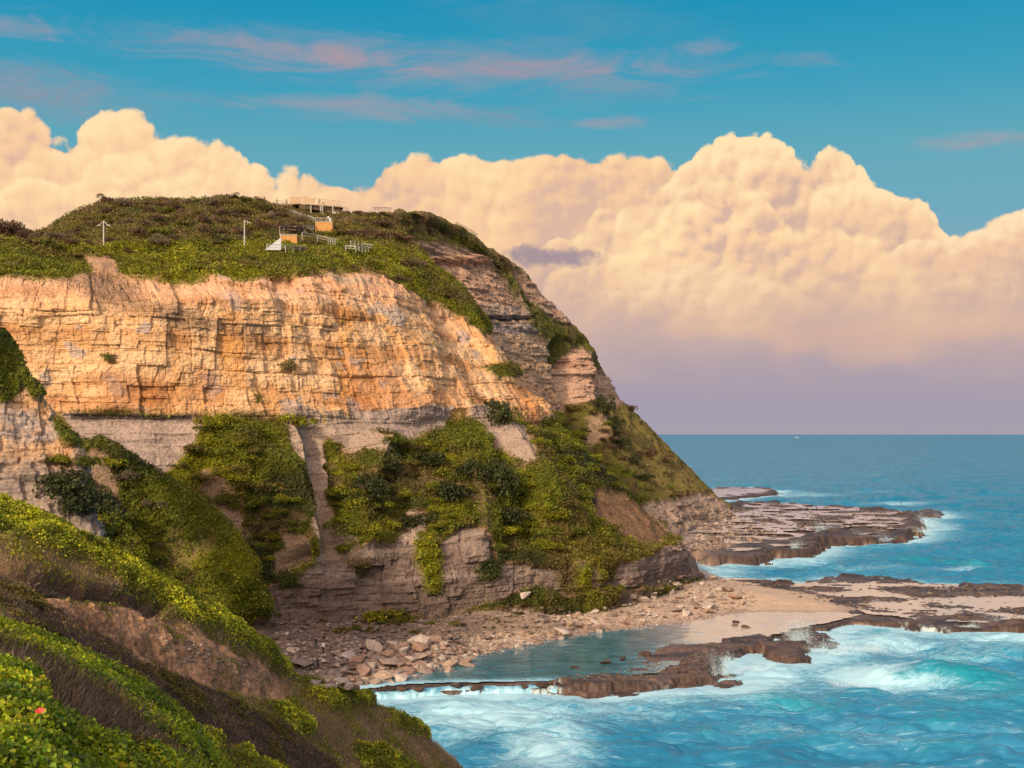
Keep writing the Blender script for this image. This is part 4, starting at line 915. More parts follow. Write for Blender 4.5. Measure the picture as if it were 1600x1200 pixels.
# =================================================================== WATER
def ocean_tile(n=512, L=160., wind=(-.55, -.83), V_=9.0, seed=3, amp=1.0):
    r = np.random.default_rng(seed); k1 = np.fft.fftfreq(n, L/n)*2*np.pi
    kx, ky = np.meshgrid(k1, k1, indexing='ij'); k = np.hypot(kx, ky); k[0, 0] = 1e-6
    Lw = V_**2/9.81; c = (kx*wind[0]+ky*wind[1])/k/np.hypot(*wind)
    Ph = np.exp(-1/(k*Lw)**2)/k**4*(np.abs(c)**2*.85+.15)*np.exp(-(k*.12)**2); Ph[0, 0] = 0
    hk = (r.normal(size=(n, n))+1j*r.normal(size=(n, n)))*np.sqrt(Ph)
    hh = np.fft.ifft2(hk).real; sc = amp/hh.std()
    dx = np.fft.ifft2(-1j*kx/k*hk).real*sc; dy = np.fft.ifft2(-1j*ky/k*hk).real*sc
    return hh*sc, dx, dy, L, n
def samp(t, X, Y):
    hh, dx, dy, L, n = t; a = X/L*n; b = Y/L*n; i = np.floor(a).astype(int); j = np.floor(b).astype(int); fa = a-i; fb = b-j
    i0, i1, j0, j1 = i % n, (i+1) % n, j % n, (j+1) % n
    f = lambda q: (q[i0, j0]*(1-fa)+q[i1, j0]*fa)*(1-fb)+(q[i0, j1]*(1-fa)+q[i1, j1]*fa)*fb
    return f(hh), f(dx), f(dy)
def water_mat(name, rip=1.0, calm=False):
    m = bpy.data.materials.new(name); m.use_nodes = True; T = NT(m.node_tree); b = T.n['Principled BSDF']
    g = T.node('ShaderNodeNewGeometry'); p = g.outputs['Position']
    fo = T.node('ShaderNodeAttribute', attribute_name='foam').outputs['Fac']; hi = T.node('ShaderNodeAttribute', attribute_name='rise').outputs['Fac']
    ps = T.vm('MULTIPLY', p, (.55, 1.0, 1.0))
    n1 = T.noise(ps, .55, 8, .68, .9); n2 = T.noise(p, 2.6, 4, .6, .5)
    n3 = T.noise(T.vm('MULTIPLY', p, (.22, 1.5, 1.0)), .9, 5, .7, .6)
    net = T.m('SUBTRACT', 1.0, T.m('MULTIPLY', T.m('ABSOLUTE', T.m('SUBTRACT', n1, .5)), 5.0))
    pat = T.m('ADD', T.m('MULTIPLY', net, .45), T.m('MULTIPLY', n2, .5))
    k = T.mr(T.m('ADD', T.m('MULTIPLY', fo, 1.25), T.m('MULTIPLY', pat, 1.15)), .95, 1.75)
    deep = T.mix(hi, (.022, .180, .345, 1), (.015, .235, .34, 1))
    big = T.noise(p, .03, 3, .5)
    deep = T.mix(T.mr(big, .4, .65, 0, .5), deep, (.04, .235, .43, 1))
    if calm: deep = T.mix(hi, T.mix(T.mr(n1, .3, .7), (.03, .10, .14, 1), (.07, .21, .28, 1)), (.40, .37, .38, 1))  # pale sheen of reflected sky put into the still water's base colour
    milky = T.mix(T.mr(fo, .1, .9, 0, .8), deep, (.10, .42, .62, 1))
    fl = T.m('MULTIPLY', T.mr(n3, .55, .70), T.mr(fo, .05, .5, .28, .8)) if not calm else 0.0
    c = T.mix(T.m('MAXIMUM', T.m('MULTIPLY', k, .9), fl), milky, (.38, .64, .80, 1))  # white foam tinted blue, standing in for skylit shade on the sea
    T.put(b.inputs['Base Color'], c); T.put(b.inputs['Roughness'], T.mr(k, 0, 1, .22 if not calm else .07, .7)); b.inputs['IOR'].default_value = 1.33; b.inputs['Specular IOR Level'].default_value = .5 if calm else .16
    bp = T.node('ShaderNodeBump'); bp.inputs['Distance'].default_value = .12*rip; bp.inputs['Strength'].default_value = 1
    T.put(bp.inputs['Height'], T.m('ADD', T.noise(ps, 1.6, 6, .62, .3), T.m('MULTIPLY', k, .5))); T.put(b.inputs['Normal'], bp.outputs[0])
    if not calm:
        b.inputs['Specular IOR Level'].default_value = 0
        fr = T.node('ShaderNodeFresnel'); fr.inputs['IOR'].default_value = 1.33; T.put(fr.inputs['Normal'], bp.outputs[0])
        gl = T.node('ShaderNodeBsdfGlossy'); gl.inputs['Roughness'].default_value = .16; T.put(gl.inputs['Normal'], bp.outputs[0])
        mx = T.node('ShaderNodeMixShader'); T.put(mx.inputs[0], T.m('MULTIPLY', T.m('MINIMUM', fr.outputs[0], .22), T.mr(k, 0, 1, 1, .3)))
        T.l.new(b.outputs[0], mx.inputs[1]); T.l.new(gl.outputs[0], mx.inputs[2]); T.l.new(mx.outputs[0], T.n['Material Output'].inputs[0])
    return m
M_SEA = water_mat('sea_water'); M_POOL = water_mat('pool_water', .10, True)
def sea():
    q = np.concatenate([np.geomspace(.9, 30, 150)[:-1], np.arange(30, 330, .8), np.arange(330, 900, 1.1)])
    r = H*F/q; r = r[::-1]
    tx = np.concatenate([np.linspace(-1.2, -.16, 60)[:-1], np.linspace(-.16, .46, 1150), np.linspace(.46, 1.3, 50)[1:]])
    Rr, T_ = np.meshgrid(r, tx, indexing='ij'); X = Rr*T_; Y = Rr
    t1 = ocean_tile(512, 210, V_=8.5, seed=3, amp=.5); t2 = ocean_tile(512, 57, V_=4.2, seed=5, amp=.2, wind=(-.2, -.98))
    fade = 1/(1+(Y/2600)**2)
    h1, a1, b1 = samp(t1, X, Y); h2, a2, b2 = samp(t2, X*.94+Y*.34, -X*.34+Y*.94)
    near = Y < 900; d = np.full(X.shape, -200.)
    for poly in [shoreXY]+[p for p, _, _ in platXY]:
        k = near; dd = np.full(X.shape, -1e3); dd[k] = sdpoly(X[k], Y[k], poly); d = np.maximum(d, dd)
    dist = np.clip(-d, 0, 200)
    calmk = sst(0, 12, dist)*.75+.25
    z = (h1*fade+h2*fade)*calmk; X2 = X+(a1*1.2+a2*1.0)*fade*calmk*.9; Y2 = Y+(b1*1.1+b2*.8)*fade*calmk*.9
    # breaking swells as ridges
    def swell(pts, wf, wb, amp):
        p = [G(u, v)[:2] for u, v in pts]; dd, t, sg = sdline(X, Y, p)
        wv = np.where(sg > 0, wb, wf); e = np.clip(np.minimum(t, 1-t)/.22, 0, 1)
        return amp*np.exp(-(dd/wv)**2)*e*e*(3-2*e)
    sw = swell([(1330, 1068), (1400, 1068), (1450, 1066), (1510, 1076), (1575, 1094)], 2.6, 8, 2.0)
    s2 = swell([(1160, 1112), (1230, 1106), (1290, 1112), (1330, 1118)], 2.6, 6, .9)+swell([(1400, 882), (1450, 878), (1500, 882), (1550, 890)], 4, 8, 1.3) \
        + swell([(1180, 1168), (1270, 1158), (1360, 1164)], 1.5, 5, .6)+swell([(1420, 1178), (1500, 1168), (1600, 1176)], 1.4, 5, .7)+swell([(1440, 1030), (1520, 1024), (1610, 1034)], 2, 6, .8)+swell([(950, 1150), (1040, 1144), (1120, 1152)], 1.4, 5, .4)+swell([(1500, 940+60), (1580, 998), (1660, 1006)], 2, 6, .6)+swell([(1390, 1140), (1450, 1130), (1520, 1140)], 2, 5, .7)+swell([(1560, 1108), (1620, 1100), (1700, 1110)], 2.4, 6, .8) \
        + swell([(1350, 850), (1420, 856), (1490, 850)], 4, 8, .6)+swell([(1080, 1150), (1160, 1142), (1240, 1150)], 1.6, 5, .5)
    lump = 1+fbm(X, Y, 0*X, 4, 4, 605)*.5
    z = z+(sw+s2)*lump; Y2 = Y2-(sw+s2)*.35
    rise = np.clip(sst(.3, 2.0, sw)*1.0+sst(.25, 1.0, s2)*.75+sst(.35, 1.2, z)*.5, 0, 1)
    foam = .95*np.exp(-dist/4.5)+.42*np.exp(-dist/22)
    U, V = proj(np.stack([X, Y, 0*X], -1))
    for (uu, vv, au, av, k) in [(760, 1120, 190, 42, .85), (640, 1095, 90, 22, .6), (960, 1110, 160, 26, .5), (860, 1170, 90, 50, .75), (1190, 1060, 90, 34, .95), (1120, 1085, 60, 20, .7), (1260, 1015, 120, 26, .9), (1380, 1000, 90, 16, .7), (1330, 1080, 120, 16, .45),
                               (1200, 1130, 200, 14, .25), (1500, 1100, 120, 12, .4), (1580, 1140, 90, 10, .35), (1240, 874, 80, 12, .8), (1120, 892, 70, 8, .75), (1370, 850, 120, 12, .5), (1460, 825, 50, 16, .7), (1310, 842, 40, 10, .9), (1560, 1000, 80, 10, .5), (1250, 773, 90, 5, .5), (1400, 787, 70, 4, .6), (1500, 890, 70, 4, .5), (1350, 888, 100, 6, .4)]:
        foam = np.maximum(foam, k*np.exp(-((U-uu)/au)**2-((V-vv)/av)**2))
    crest = sst(.55, .95, fbm(X*.35, Y*1.3, 0*X, 26, 4, 611)+.35*h1)*.42*fade
    strk = sst(.05, .5, fbm(X*.25, Y*1.1, 0*X, 9, 4, 613))*sst(320, 200, Y)*.40
    topf = sst(1.3, 2.4, sw)*sst(1480, 1380, U+fbm(X, Y, 0*X, 3, 3, 617)*60)*.45
    foam = np.clip(foam+crest*.8+strk*.7+topf, 0, 1)*(1-sst(.6, 2.0, sw)*.7*sst(1370, 1450, U+fbm(X, Y, 0*X, 3, 3, 618)*50))
    Pn = np.stack([X2, Y2, z], -1)
    # drop the far left under the land
    me = raw_mesh('sea', Pn.reshape(-1, 3), grid_faces(*X.shape), None, {'foam': foam.ravel(), 'rise': rise.ravel()})
    o = link('sea', me, None, M_SEA); tag(o, 'turquoise sea with breaking swell and foam', 'sea', kind='structure')
sea()
def pool(name, poly, z, label, step=.5, foam_fn=None, ripple=.015, sheen=0., clip=True):
    xy = np.array(XY(poly, z)); x0, y0 = xy.min(0)-1; x1, y1 = xy.max(0)+1
    X, Y = np.meshgrid(np.arange(x0, x1, step), np.arange(y0, y1, step), indexing='ij')
    d = sdpoly(X, Y, xy); keep = (np.minimum.reduce([d[:-1, :-1], d[1:, :-1], d[:-1, 1:], d[1:, 1:]]) > 0)
    gh = ground_h(X, Y)[0]; ok = (gh > z-.6); keep &= (ok[:-1, :-1] & ok[1:, :-1] & ok[:-1, 1:] & ok[1:, 1:]) if clip else True
    Z = z+fbm(X, Y, 0*X, 1.2, 2, 701)*ripple
    fo = foam_fn(X, Y, d) if foam_fn else 0*X
    Fc = grid_faces(*X.shape, keep)[:, ::-1]
    Vv, Fc, f2 = compact(np.stack([X, Y, Z], -1).reshape(-1, 3), Fc, fo.ravel())
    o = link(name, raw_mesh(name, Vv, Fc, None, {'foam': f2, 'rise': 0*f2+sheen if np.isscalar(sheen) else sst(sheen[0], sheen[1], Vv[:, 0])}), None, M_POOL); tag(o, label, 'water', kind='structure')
def lagoon_foam(X, Y, d): return np.clip(.55*sst(6, 0, d)*(Y < 175)+.30*sst(.1, .5, fbm(X*.4, Y, 0*X, 6, 4, 703))+.5*np.exp(-np.abs(Y-(163+X*.02))/2.)*(X < 5), 0, 1)*sst(12, 4, X)
pool('lagoon', [(540, 1080), (640, 1069), (700, 1067), (860, 1064), (950, 1058), (1055, 1050), (1106, 1036), (1110, 1014), (1170, 1004), (1240, 985), (1300, 972), (1350, 960), (1250, 950), (1100, 955), (960, 980), (780, 1010), (600, 1055), (520, 1070)], .82, 'calm shallow lagoon held behind the low rock ledge', .45, lagoon_foam, ripple=.06, sheen=(14, 34))
for q, (poly, hk, k) in enumerate(PLATS):
    if k in ('shelf', 'far'):
        pool('tide_pool', poly, hk*(.60 if k == 'shelf' else .70), 'thin sheets of still seawater lying on the rock shelf', .8, sheen=1.)

# =================================================================== SHRUBS
def crown_mesh(name, base, n=1100, flat=.7, seed=0, leaf=(.075, .155), kind='leaf', lumps=11, aspect=.7, v=.3):
    global RNG
    keepr = RNG; RNG = np.random.default_rng(seed)
    cen = RNG.normal(size=(lumps, 3))*np.array([.48, .48, .22]); cen[:, 2] = np.abs(cen[:, 2])*1.0+.22
    rad = .30+.28*RNG.random(lumps)
    which = RNG.integers(0, lumps, n); d = RNG.normal(size=(n, 3)); d /= np.linalg.norm(d, axis=1, keepdims=True)
    d[:, 2] = np.where(d[:, 2] < -.35, -d[:, 2], d[:, 2])
    r = rad[which]*(.72+.34*RNG.random(n)); p = cen[which]+d*r[:, None]; p[:, 2] *= flat*1.25
    tone = (.75+.5*RNG.random(lumps))[which]
    col = jitcol(np.asarray(base)[None]*tone[:, None], n, .12, v)
    V, Fc, C = leaves(p, d, leaf[0]+(leaf[1]-leaf[0])*RNG.random(n), col, kind, .55, aspect)
    V[:, 2] = np.maximum(V[:, 2], -.1)
    RNG = keepr
    return raw_mesh(name, V, Fc, C, smooth=False)
def trunk_mesh(seed=0, h=.5):
    r = random.Random(seed); V = []; Fs = []
    def tube(a, b, ra, rb):
        a, b = Vector(a), Vector(b); d = (b-a).normalized(); s = d.orthogonal().normalized(); t = d.cross(s); k = len(V)
        for q, rr in ((a, ra), (b, rb)):
            for i in range(6):
                an = i*math.pi/3; V.append(tuple(q+s*math.cos(an)*rr+t*math.sin(an)*rr))
        for i in range(6): Fs.append((k+i, k+(i+1) % 6, k+6+(i+1) % 6, k+6+i))
    tube((0, 0, -.15), (0, 0, .15), .07, .06)
    for i in range(6):
        a = i*1.05+r.random(); m = (math.cos(a)*.22, math.sin(a)*.22, .3+r.random()*.1); tube((0, 0, .12), m, .05, .03)
        tube(m, (math.cos(a+.3)*.5, math.sin(a+.3)*.5, .5+.2*r.random()), .03, .012); tube(m, (math.cos(a-.4)*.42, math.sin(a-.4)*.42, .6), .026, .01)
    return raw_mesh('trunk', V, Fs, np.tile([[.09, .065, .05]], (len(V), 1)))
M_BARK = leaf_mat('bark', 0, .9, .1, .2)
KINDS = {
    'green': [crown_mesh('crown', GRN*.85, 1900, .62, 10+i) for i in range(4)],
    'mid': [crown_mesh('crown', GRN2*.95, 1900, .68, 20+i) for i in range(4)],
    'dark': [crown_mesh('crown', (.040, .050, .015), 2200, .8, 30+i, (.07, .15)) for i in range(4)],
    'olive': [crown_mesh('crown', OLV, 1900, .6, 40+i) for i in range(4)],
    'brown': [crown_mesh('crown', (.105, .062, .038), 1500, .7, 50+i, (.10, .22), 'blade', 9, .3) for i in range(4)],
    'grey': [crown_mesh('crown', (.15, .115, .075), 1500, .7, 60+i, (.12, .26), 'blade', 9, .22) for i in range(3)],
}
for ms in KINDS.values():
    for me in ms: me.materials.append(M_LEAF)
TRUNKS = [trunk_mesh(i) for i in range(3)]
for me in TRUNKS: me.materials.append(M_BARK)
NAMES = {'green': 'shrub', 'mid': 'shrub', 'dark': 'bush', 'olive': 'shrub', 'brown': 'heath_shrub', 'grey': 'heath_shrub'}
def shrub(u, v, rpx, kind, label, group=None, sx=1., sz=1., sink=.25, tilt=0.):
    p = hit(u, v)
    if p is None: return
    r = rpx*p.y/F
    e = empty(NAMES[kind], (p.x, p.y+.15*r, p.z-sink*r), random.random()*6.3, label=label, cat='shrub', group=group)
    e.scale = (r*sx*random.uniform(.9, 1.15), r*sx*random.uniform(.9, 1.15), r*sz)
    link('crown', random.choice(KINDS[kind]), e); link('trunk', random.choice(TRUNKS), e)
    return e
def inpoly(u, v, poly): return sdpoly(np.array([float(u)]), np.array([float(v)]), poly)[0] > 0
def fill(poly, n, rr, kinds, label, group, anyg=False, **kw):
    us = [p[0] for p in poly]; vs = [p[1] for p in poly]; k = 0; tries = 0; out = []
    while k < n and tries < n*40:
        tries += 1; u = random.uniform(min(us), max(us)); v = random.uniform(min(vs), max(vs)); r = random.uniform(*rr)
        if not inpoly(u, v, poly) or any(math.hypot(u-a, (v-b)*1.4) < (r+c)*.62 for a, b, c in out): continue
        if not anyg and VB[int(v/2), int((u+200)/2)] < .45: continue
        out.append((u, v, r)); kd = random.choice(kinds); k += 1
        shrub(u, v, r, kd, label.replace('@', {'green': 'bright green', 'mid': 'deep green', 'dark': 'dark leafy', 'olive': 'olive', 'brown': 'brown', 'grey': 'pale dry'}[kd]), group+' '+kd, **kw)
# big single bushes
for u, v, r, kd, lab, sx, sz in [
    (785, 662, 26, 'dark', 'tall dark bush right under the orange cliff face, beside the pale chute', .9, 1.5),
    (772, 640, 16, 'dark', 'small dark bush at the top of the tall dark bush under the cliff', 1, 1.2),
    (572, 770, 30, 'dark', 'round brownish dark bush left of the middle of the green slope', 1, 1.2),
    (600, 735, 26, 'dark', 'dark bush upslope of the round brownish one on the green slope', 1, 1.1),
    (660, 725, 28, 'dark', 'dark glossy bush in the upper middle of the green slope', 1.1, 1),
    (700, 780, 34, 'dark', 'broad dark bush in the centre of the green slope', 1, 1.2),
    (735, 745, 26, 'dark', 'dark bush between the broad one and the shaded gully', 1, 1.2),
    (775, 770, 36, 'dark', 'tallest dark bush at the shaded gully of the green slope', .9, 1.6),
    (790, 815, 28, 'dark', 'dark bush at the foot of the shaded gully', 1, 1.2),
    (650, 820, 24, 'dark', 'low dark bush under the broad dark bush', 1, 1),
    (555, 830, 26, 'mid', 'deep green bush left at the foot of the green slope above the grey rock', 1, 1.2),
    (540, 860, 18, 'mid', 'small deep green bush hanging over the grey lower cliff', 1, 1.2),
    (590, 965, 30, 'green', 'bright green bush growing against the foot of the lower cliff', 1.3, 1.2),
    (625, 968, 20, 'mid', 'green bush right beside the bright one at the cliff foot', 1.1, 1),
    (940, 645, 20, 'dark', 'dark green bush high on the far headland under the pink rock', .9, 1.5),
    (958, 672, 17, 'dark', 'dark green bush just below the highest one on the far headland', .9, 1.5),
    (968, 700, 16, 'dark', 'third dark bush down the far headland gully', .9, 1.3),
    (990, 725, 16, 'dark', 'dark bush halfway down the far headland gully', 1, 1.2),
    (1005, 750, 14, 'dark', 'lowest dark bush in the far headland gully', 1, 1),
    (1012, 712, 14, 'brown', 'brown bush on the far headland right of the dark ones', 1.2, 1.3),
    (1040, 722, 11, 'brown', 'small brown bush near the far headland outline', 1, 1.2),
    (895, 640, 14, 'olive', 'olive bush at the foot of the pink rock of the far headland', 1, 1.3),
    (985, 640, 10, 'brown', 'small brown bush on the far headland skyline', 1, 1.2),
    (85, 775, 46, 'dark', 'large dark bush below the blocky spur at the left', 1.2, 1.1),
    (128, 800, 42, 'dark', 'dark bush lower right of the large one below the spur', 1.2, 1.1),
    (165, 838, 36, 'dark', 'deep green bush low in the left gully', 1.1, 1.1),
    (205, 748, 20, 'grey', 'pale dry bush on the crest of the left green rib', 1.2, 1),
    (180, 725, 22, 'green', 'bright green bush at the top of the left green rib', 1.2, 1),
    (240, 790, 22, 'grey', 'pale dry bush further down the left green rib', 1.1, .9),
    (215, 865, 26, 'green', 'bright green bush in the dark hollow under the left rib', 1, 1.1),
    (342, 665, 20, 'green', 'bright green bush climbing to the foot of the orange face', 1, 1.4),
    (452, 662, 22, 'green', 'bright green bush at the head of the second rib under the cliff', 1, 1.3),
    (165, 316, 13, 'brown', 'lone spreading brown tree-like shrub on the left end of the hilltop', 1.1, 1.2),
    (180, 318, 9, 'brown', 'small brown shrub beside the lone one on the hilltop', 1, 1.1),
    (365, 309, 9, 'brown', 'brown shrub on the skyline in the middle of the hilltop', 1.1, 1),
    (385, 312, 11, 'olive', 'olive shrub on the skyline left of the lookout', 1.1, 1),
    (405, 315, 9, 'brown', 'round brown shrub on the skyline nearest the lookout steps', 1, 1),
    (563, 330, 14, 'brown', 'round brown bush on the skyline right of the lookout deck', 1.1, 1),
    (585, 332, 9, 'olive', 'olive bush right of the round brown one on the skyline', 1.1, 1),
    (15, 368, 24, 'brown', 'large dark brown bush on the skyline at the left edge', 1.2, 1.3),
    (45, 372, 18, 'brown', 'brown bush right of the large one on the left skyline', 1.2, 1.1),
    (85, 374, 16, 'grey', 'pale twiggy bush on the left skyline', 1.1, 1.1),
    (108, 372, 14, 'brown', 'brown bush where the left skyline meets the hill', 1.2, 1.1),
    (600, 352, 13, 'brown', 'brown heath bush on the brow right of the sandstone wall', 1.8, 1),
    (622, 372, 12, 'brown', 'dark heath bush above the pink rock face', 1.6, 1),
    (600, 336, 6, 'dark', 'small dark clump on the pale grass near the skyline', 1.6, .8),
]: shrub(u, v, r, kd, lab, None, sx, sz)
fill([(130, 345), (200, 318), (420, 318), (480, 350), (560, 362), (600, 375), (430, 362), (330, 385), (200, 381), (60, 383), (-150, 383), (-150, 372), (100, 372)], 120, (9, 19), ['brown', 'olive', 'mid', 'brown', 'grey', 'olive'],
     '@ wind-pruned shrub among the heath of the hilltop', 'hilltop shrubs')
fill([(560, 318), (660, 335), (730, 362), (790, 410), (840, 470), (900, 545), (860, 520), (800, 450), (740, 390), (640, 350)], 22, (4, 9), ['olive', 'mid', 'brown'],
     '@ shrub along the upper edge of the far headland', 'far headland ridge shrubs')
fill([(0, 388), (560, 390), (640, 405), (745, 495), (700, 480), (600, 440), (500, 420), (200, 430), (0, 432), (-150, 420), (-150, 390)], 44, (9, 20), ['green', 'brown', 'olive', 'mid', 'grey'],
     '@ low shrub in the green band along the clifftop', 'clifftop shrubs', sz=.6)
fill([(520, 700), (620, 690), (700, 680), (800, 760), (860, 700), (960, 760), (900, 800), (960, 860), (840, 860), (740, 860), (640, 830), (530, 850), (515, 760)], 62, (12, 26), ['green', 'mid', 'mid', 'green', 'olive'],
     '@ bush on the slope under the main cliff', 'cliff slope bushes')
fill([(810, 660), (860, 640), (960, 740), (1050, 830), (960, 860), (900, 770), (850, 720)], 26, (9, 18), ['green', 'mid', 'olive'],
     '@ bush on the steep nose of the headland', 'headland nose bushes')
fill([(60, 720), (150, 715), (260, 790), (400, 960), (330, 930), (250, 900), (120, 800)], 26, (13, 24), ['mid', 'green', 'mid'],
     '@ bush on the left green rib', 'left rib bushes')
fill([(260, 700), (340, 655), (440, 740), (490, 850), (420, 900), (380, 800), (300, 760)], 34, (12, 22), ['green', 'green', 'mid', 'olive'],
     '@ bush on the second green rib', 'second rib bushes')
fill([(410, 940), (500, 960), (640, 960), (700, 955), (820, 945), (930, 925), (1050, 900), (1060, 915), (940, 950), (830, 965), (700, 985), (640, 990), (440, 985)], 18, (7, 15), ['mid', 'olive', 'olive', 'mid'],
     '@ bush along the foot of the lower cliff', 'cliff foot bushes', anyg=True)
fill([(870, 690), (960, 720), (1060, 810), (1090, 790), (1000, 690), (940, 640), (880, 640)], 24, (5, 10), ['mid', 'olive', 'brown'],
     '@ bush on the lower slope of the far headland', 'far headland slope bushes')

# =================================================================== BOULDERS
import bmesh
def boulder_mesh(seed, base, flat=.6):
    r = random.Random(seed); bm = bmesh.new()
    for i in range(17):
        v = Vector((r.gauss(0, 1), r.gauss(0, 1), r.gauss(0, 1))).normalized(); m = max(abs(v.x), abs(v.y), abs(v.z)); v = v*(.55+.45/m*.75)
        bm.verts.new((v.x*(.8+.4*r.random()), v.y*(.7+.3*r.random()), v.z*flat))
    bmesh.ops.convex_hull(bm, input=bm.verts)
    bmesh.ops.delete(bm, geom=[v for v in bm.verts if not v.link_faces], context='VERTS')
    bmesh.ops.bevel(bm, geom=list(bm.edges), offset=.045, segments=1, affect='EDGES', clamp_overlap=True)
    bmesh.ops.triangulate(bm, faces=bm.faces)
    me = bpy.data.meshes.new('boulder'); bm.to_mesh(me); bm.free()
    a = me.color_attributes.new('Col', 'FLOAT_COLOR', 'POINT')
    b = np.array(base); n = len(me.vertices); c = np.ones((n, 4), np.float32); c[:, :3] = b*(1+.1*np.random.default_rng(seed).normal(size=(n, 1))); a.data.foreach_set('color', c.ravel())
    me.materials.append(M_BOULD); return me
BCOL = [(.33, .27, .24), (.42, .36, .33), (.27, .195, .17), (.36, .28, .235), (.25, .20, .185), (.46, .40, .37), (.33, .225, .18), (.20, .16, .15)]
BOULD = [boulder_mesh(100+i, [q*.84 for q in BCOL[i % 8]], .45+.25*(i % 3)/2) for i in range(16)]
def boulder(u, v, wpx, label, group=None, me=None, fl=1., name='boulder'):
    wpx *= 1.2
    p = hit(u, v)
    if p is None or (474 < u < 524 and 1008 < v < 1056 and wpx > 9): return
    r = wpx*.5*p.y/F/.85
    o = link(name, me or random.choice(BOULD)); o.location = (p.x, p.y, p.z+r*.22); o.scale = (r*random.uniform(.85, 1.15), r*random.uniform(.7, 1.1), r*random.uniform(.7, 1.0)*fl)
    o.rotation_euler = (random.gauss(0, .28), random.gauss(0, .28), random.random()*6.3); tag(o, label, 'boulder', group); return o
for u, v, w, me, fl, lab in [
    (876, 990, 28, 5, .6, 'pale flat oval boulder alone at the water edge under the layered bench'),
    (560, 1014, 34, 1, .8, 'big pale block on top of the heap near the walkers'),
    (655, 1008, 32, 5, .9, 'largest pale boulder at the head of the rubble by the lagoon'),
    (628, 1022, 26, 1, .7, 'pale slanted slab below the largest pale boulder'),
    (610, 1038, 44, 3, .5, 'wide flat slab in the middle of the rubble heap'),
    (578, 1042, 22, 5, .8, 'pale wedge boulder left of the wide flat slab'),
    (700, 1040, 28, 3, .8, 'brown boulder at the lagoon corner of the rubble'),
    (725, 1036, 26, 6, .8, 'rounded brown boulder furthest out in the lagoon corner'),
    (668, 1046, 22, 1, .8, 'smooth pale boulder beside the lagoon'),
    (625, 1052, 18, 4, 1.2, 'upright dark block at the water below the rubble'),
    (470, 1040, 40, 4, .4, 'low flat slab by the single walker'),
    (545, 1026, 34, 1, .3, 'long pale slab just right of the walkers'),
    (448, 990, 8, 5, 1, 'tiny pale stone at the foot of the dark cliff corner'),
    (820, 932, 16, 5, 1.3, 'leaning pale block among the bushes at the cliff foot'),
    (1105, 950, 22, 5, .7, 'largest stone on the sand end of the rubble'),
    (1010, 925, 22, 1, 1., 'pale block high on the rubble near the headland nose'),
]: boulder(u, v, w, lab, None, BOULD[me], fl)
def bfill(poly, n, rr, label, group, fl=1., idx=None):
    us = [p[0] for p in poly]; vs = [p[1] for p in poly]; k = 0; pts = []; tr = 0
    while k < n and tr < n*60:
        tr += 1; u = random.uniform(min(us), max(us)); v = random.uniform(min(vs), max(vs)); r = rr[0]+(rr[1]-rr[0])*random.random()**1.8
        if not inpoly(u, v, poly) or any(math.hypot(u-a, (v-b)*1.8) < (r+c)*.36 for a, b, c in pts): continue
        k += 1; pts.append((u, v, r)); boulder(u, v, r, label, group, BOULD[random.choice(idx)] if idx else None, fl)
bfill([(480, 1030), (560, 1010), (640, 1000), (700, 1005), (745, 1025), (730, 1045), (690, 1055), (620, 1068), (560, 1072), (510, 1065)], 150, (9, 32), 'broken sandstone boulder in the heap beside the lagoon', 'lagoon heap boulders', .9)
bfill([(700, 1012), (790, 1000), (880, 988), (960, 975), (965, 985), (880, 1000), (800, 1018), (720, 1035)], 46, (6, 18), 'boulder strewn below the layered bench along the water', 'boulders below the bench', .9)
bfill([(860, 968), (960, 945), (1040, 905), (1090, 890), (1150, 925), (1170, 945), (1090, 962), (1000, 975), (900, 988)], 120, (6, 20), 'tumbled sandstone boulder below the headland nose', 'headland nose boulders', .9)
bfill([(1060, 855), (1100, 820), (1140, 805), (1170, 820), (1140, 845), (1090, 858)], 40, (4, 11), 'boulder at the foot of the far headland', 'far headland boulders', .8)
bfill([(430, 1010), (500, 1000), (560, 1002), (520, 1050), (450, 1040)], 16, (6, 16), 'flat stone on the rock bench by the walkers', 'walkers bench stones', .6)
DARKB = [boulder_mesh(300+i, (.06+.012*i, .04+.008*i, .033+.007*i), .5) for i in range(4)]
for q, (u, v, w) in enumerate([(604, 1082, 26), (628, 1080, 18), (655, 1079, 22), (708, 1076, 26), (722, 1074, 16), (745, 1076, 20), (790, 1075, 16), (818, 1076, 20), (845, 1074, 24), (868, 1073, 22), (900, 1044, 16), (942, 1038, 20), (975, 1030, 14), (1010, 1022, 18), (1146, 978, 12), (1165, 980, 14), (1148, 974, 16)]):
    boulder(u, v, w, 'dark wet rock breaking the surface along the lagoon edge', 'dark lagoon edge rocks', DARKB[q % 4], .8)
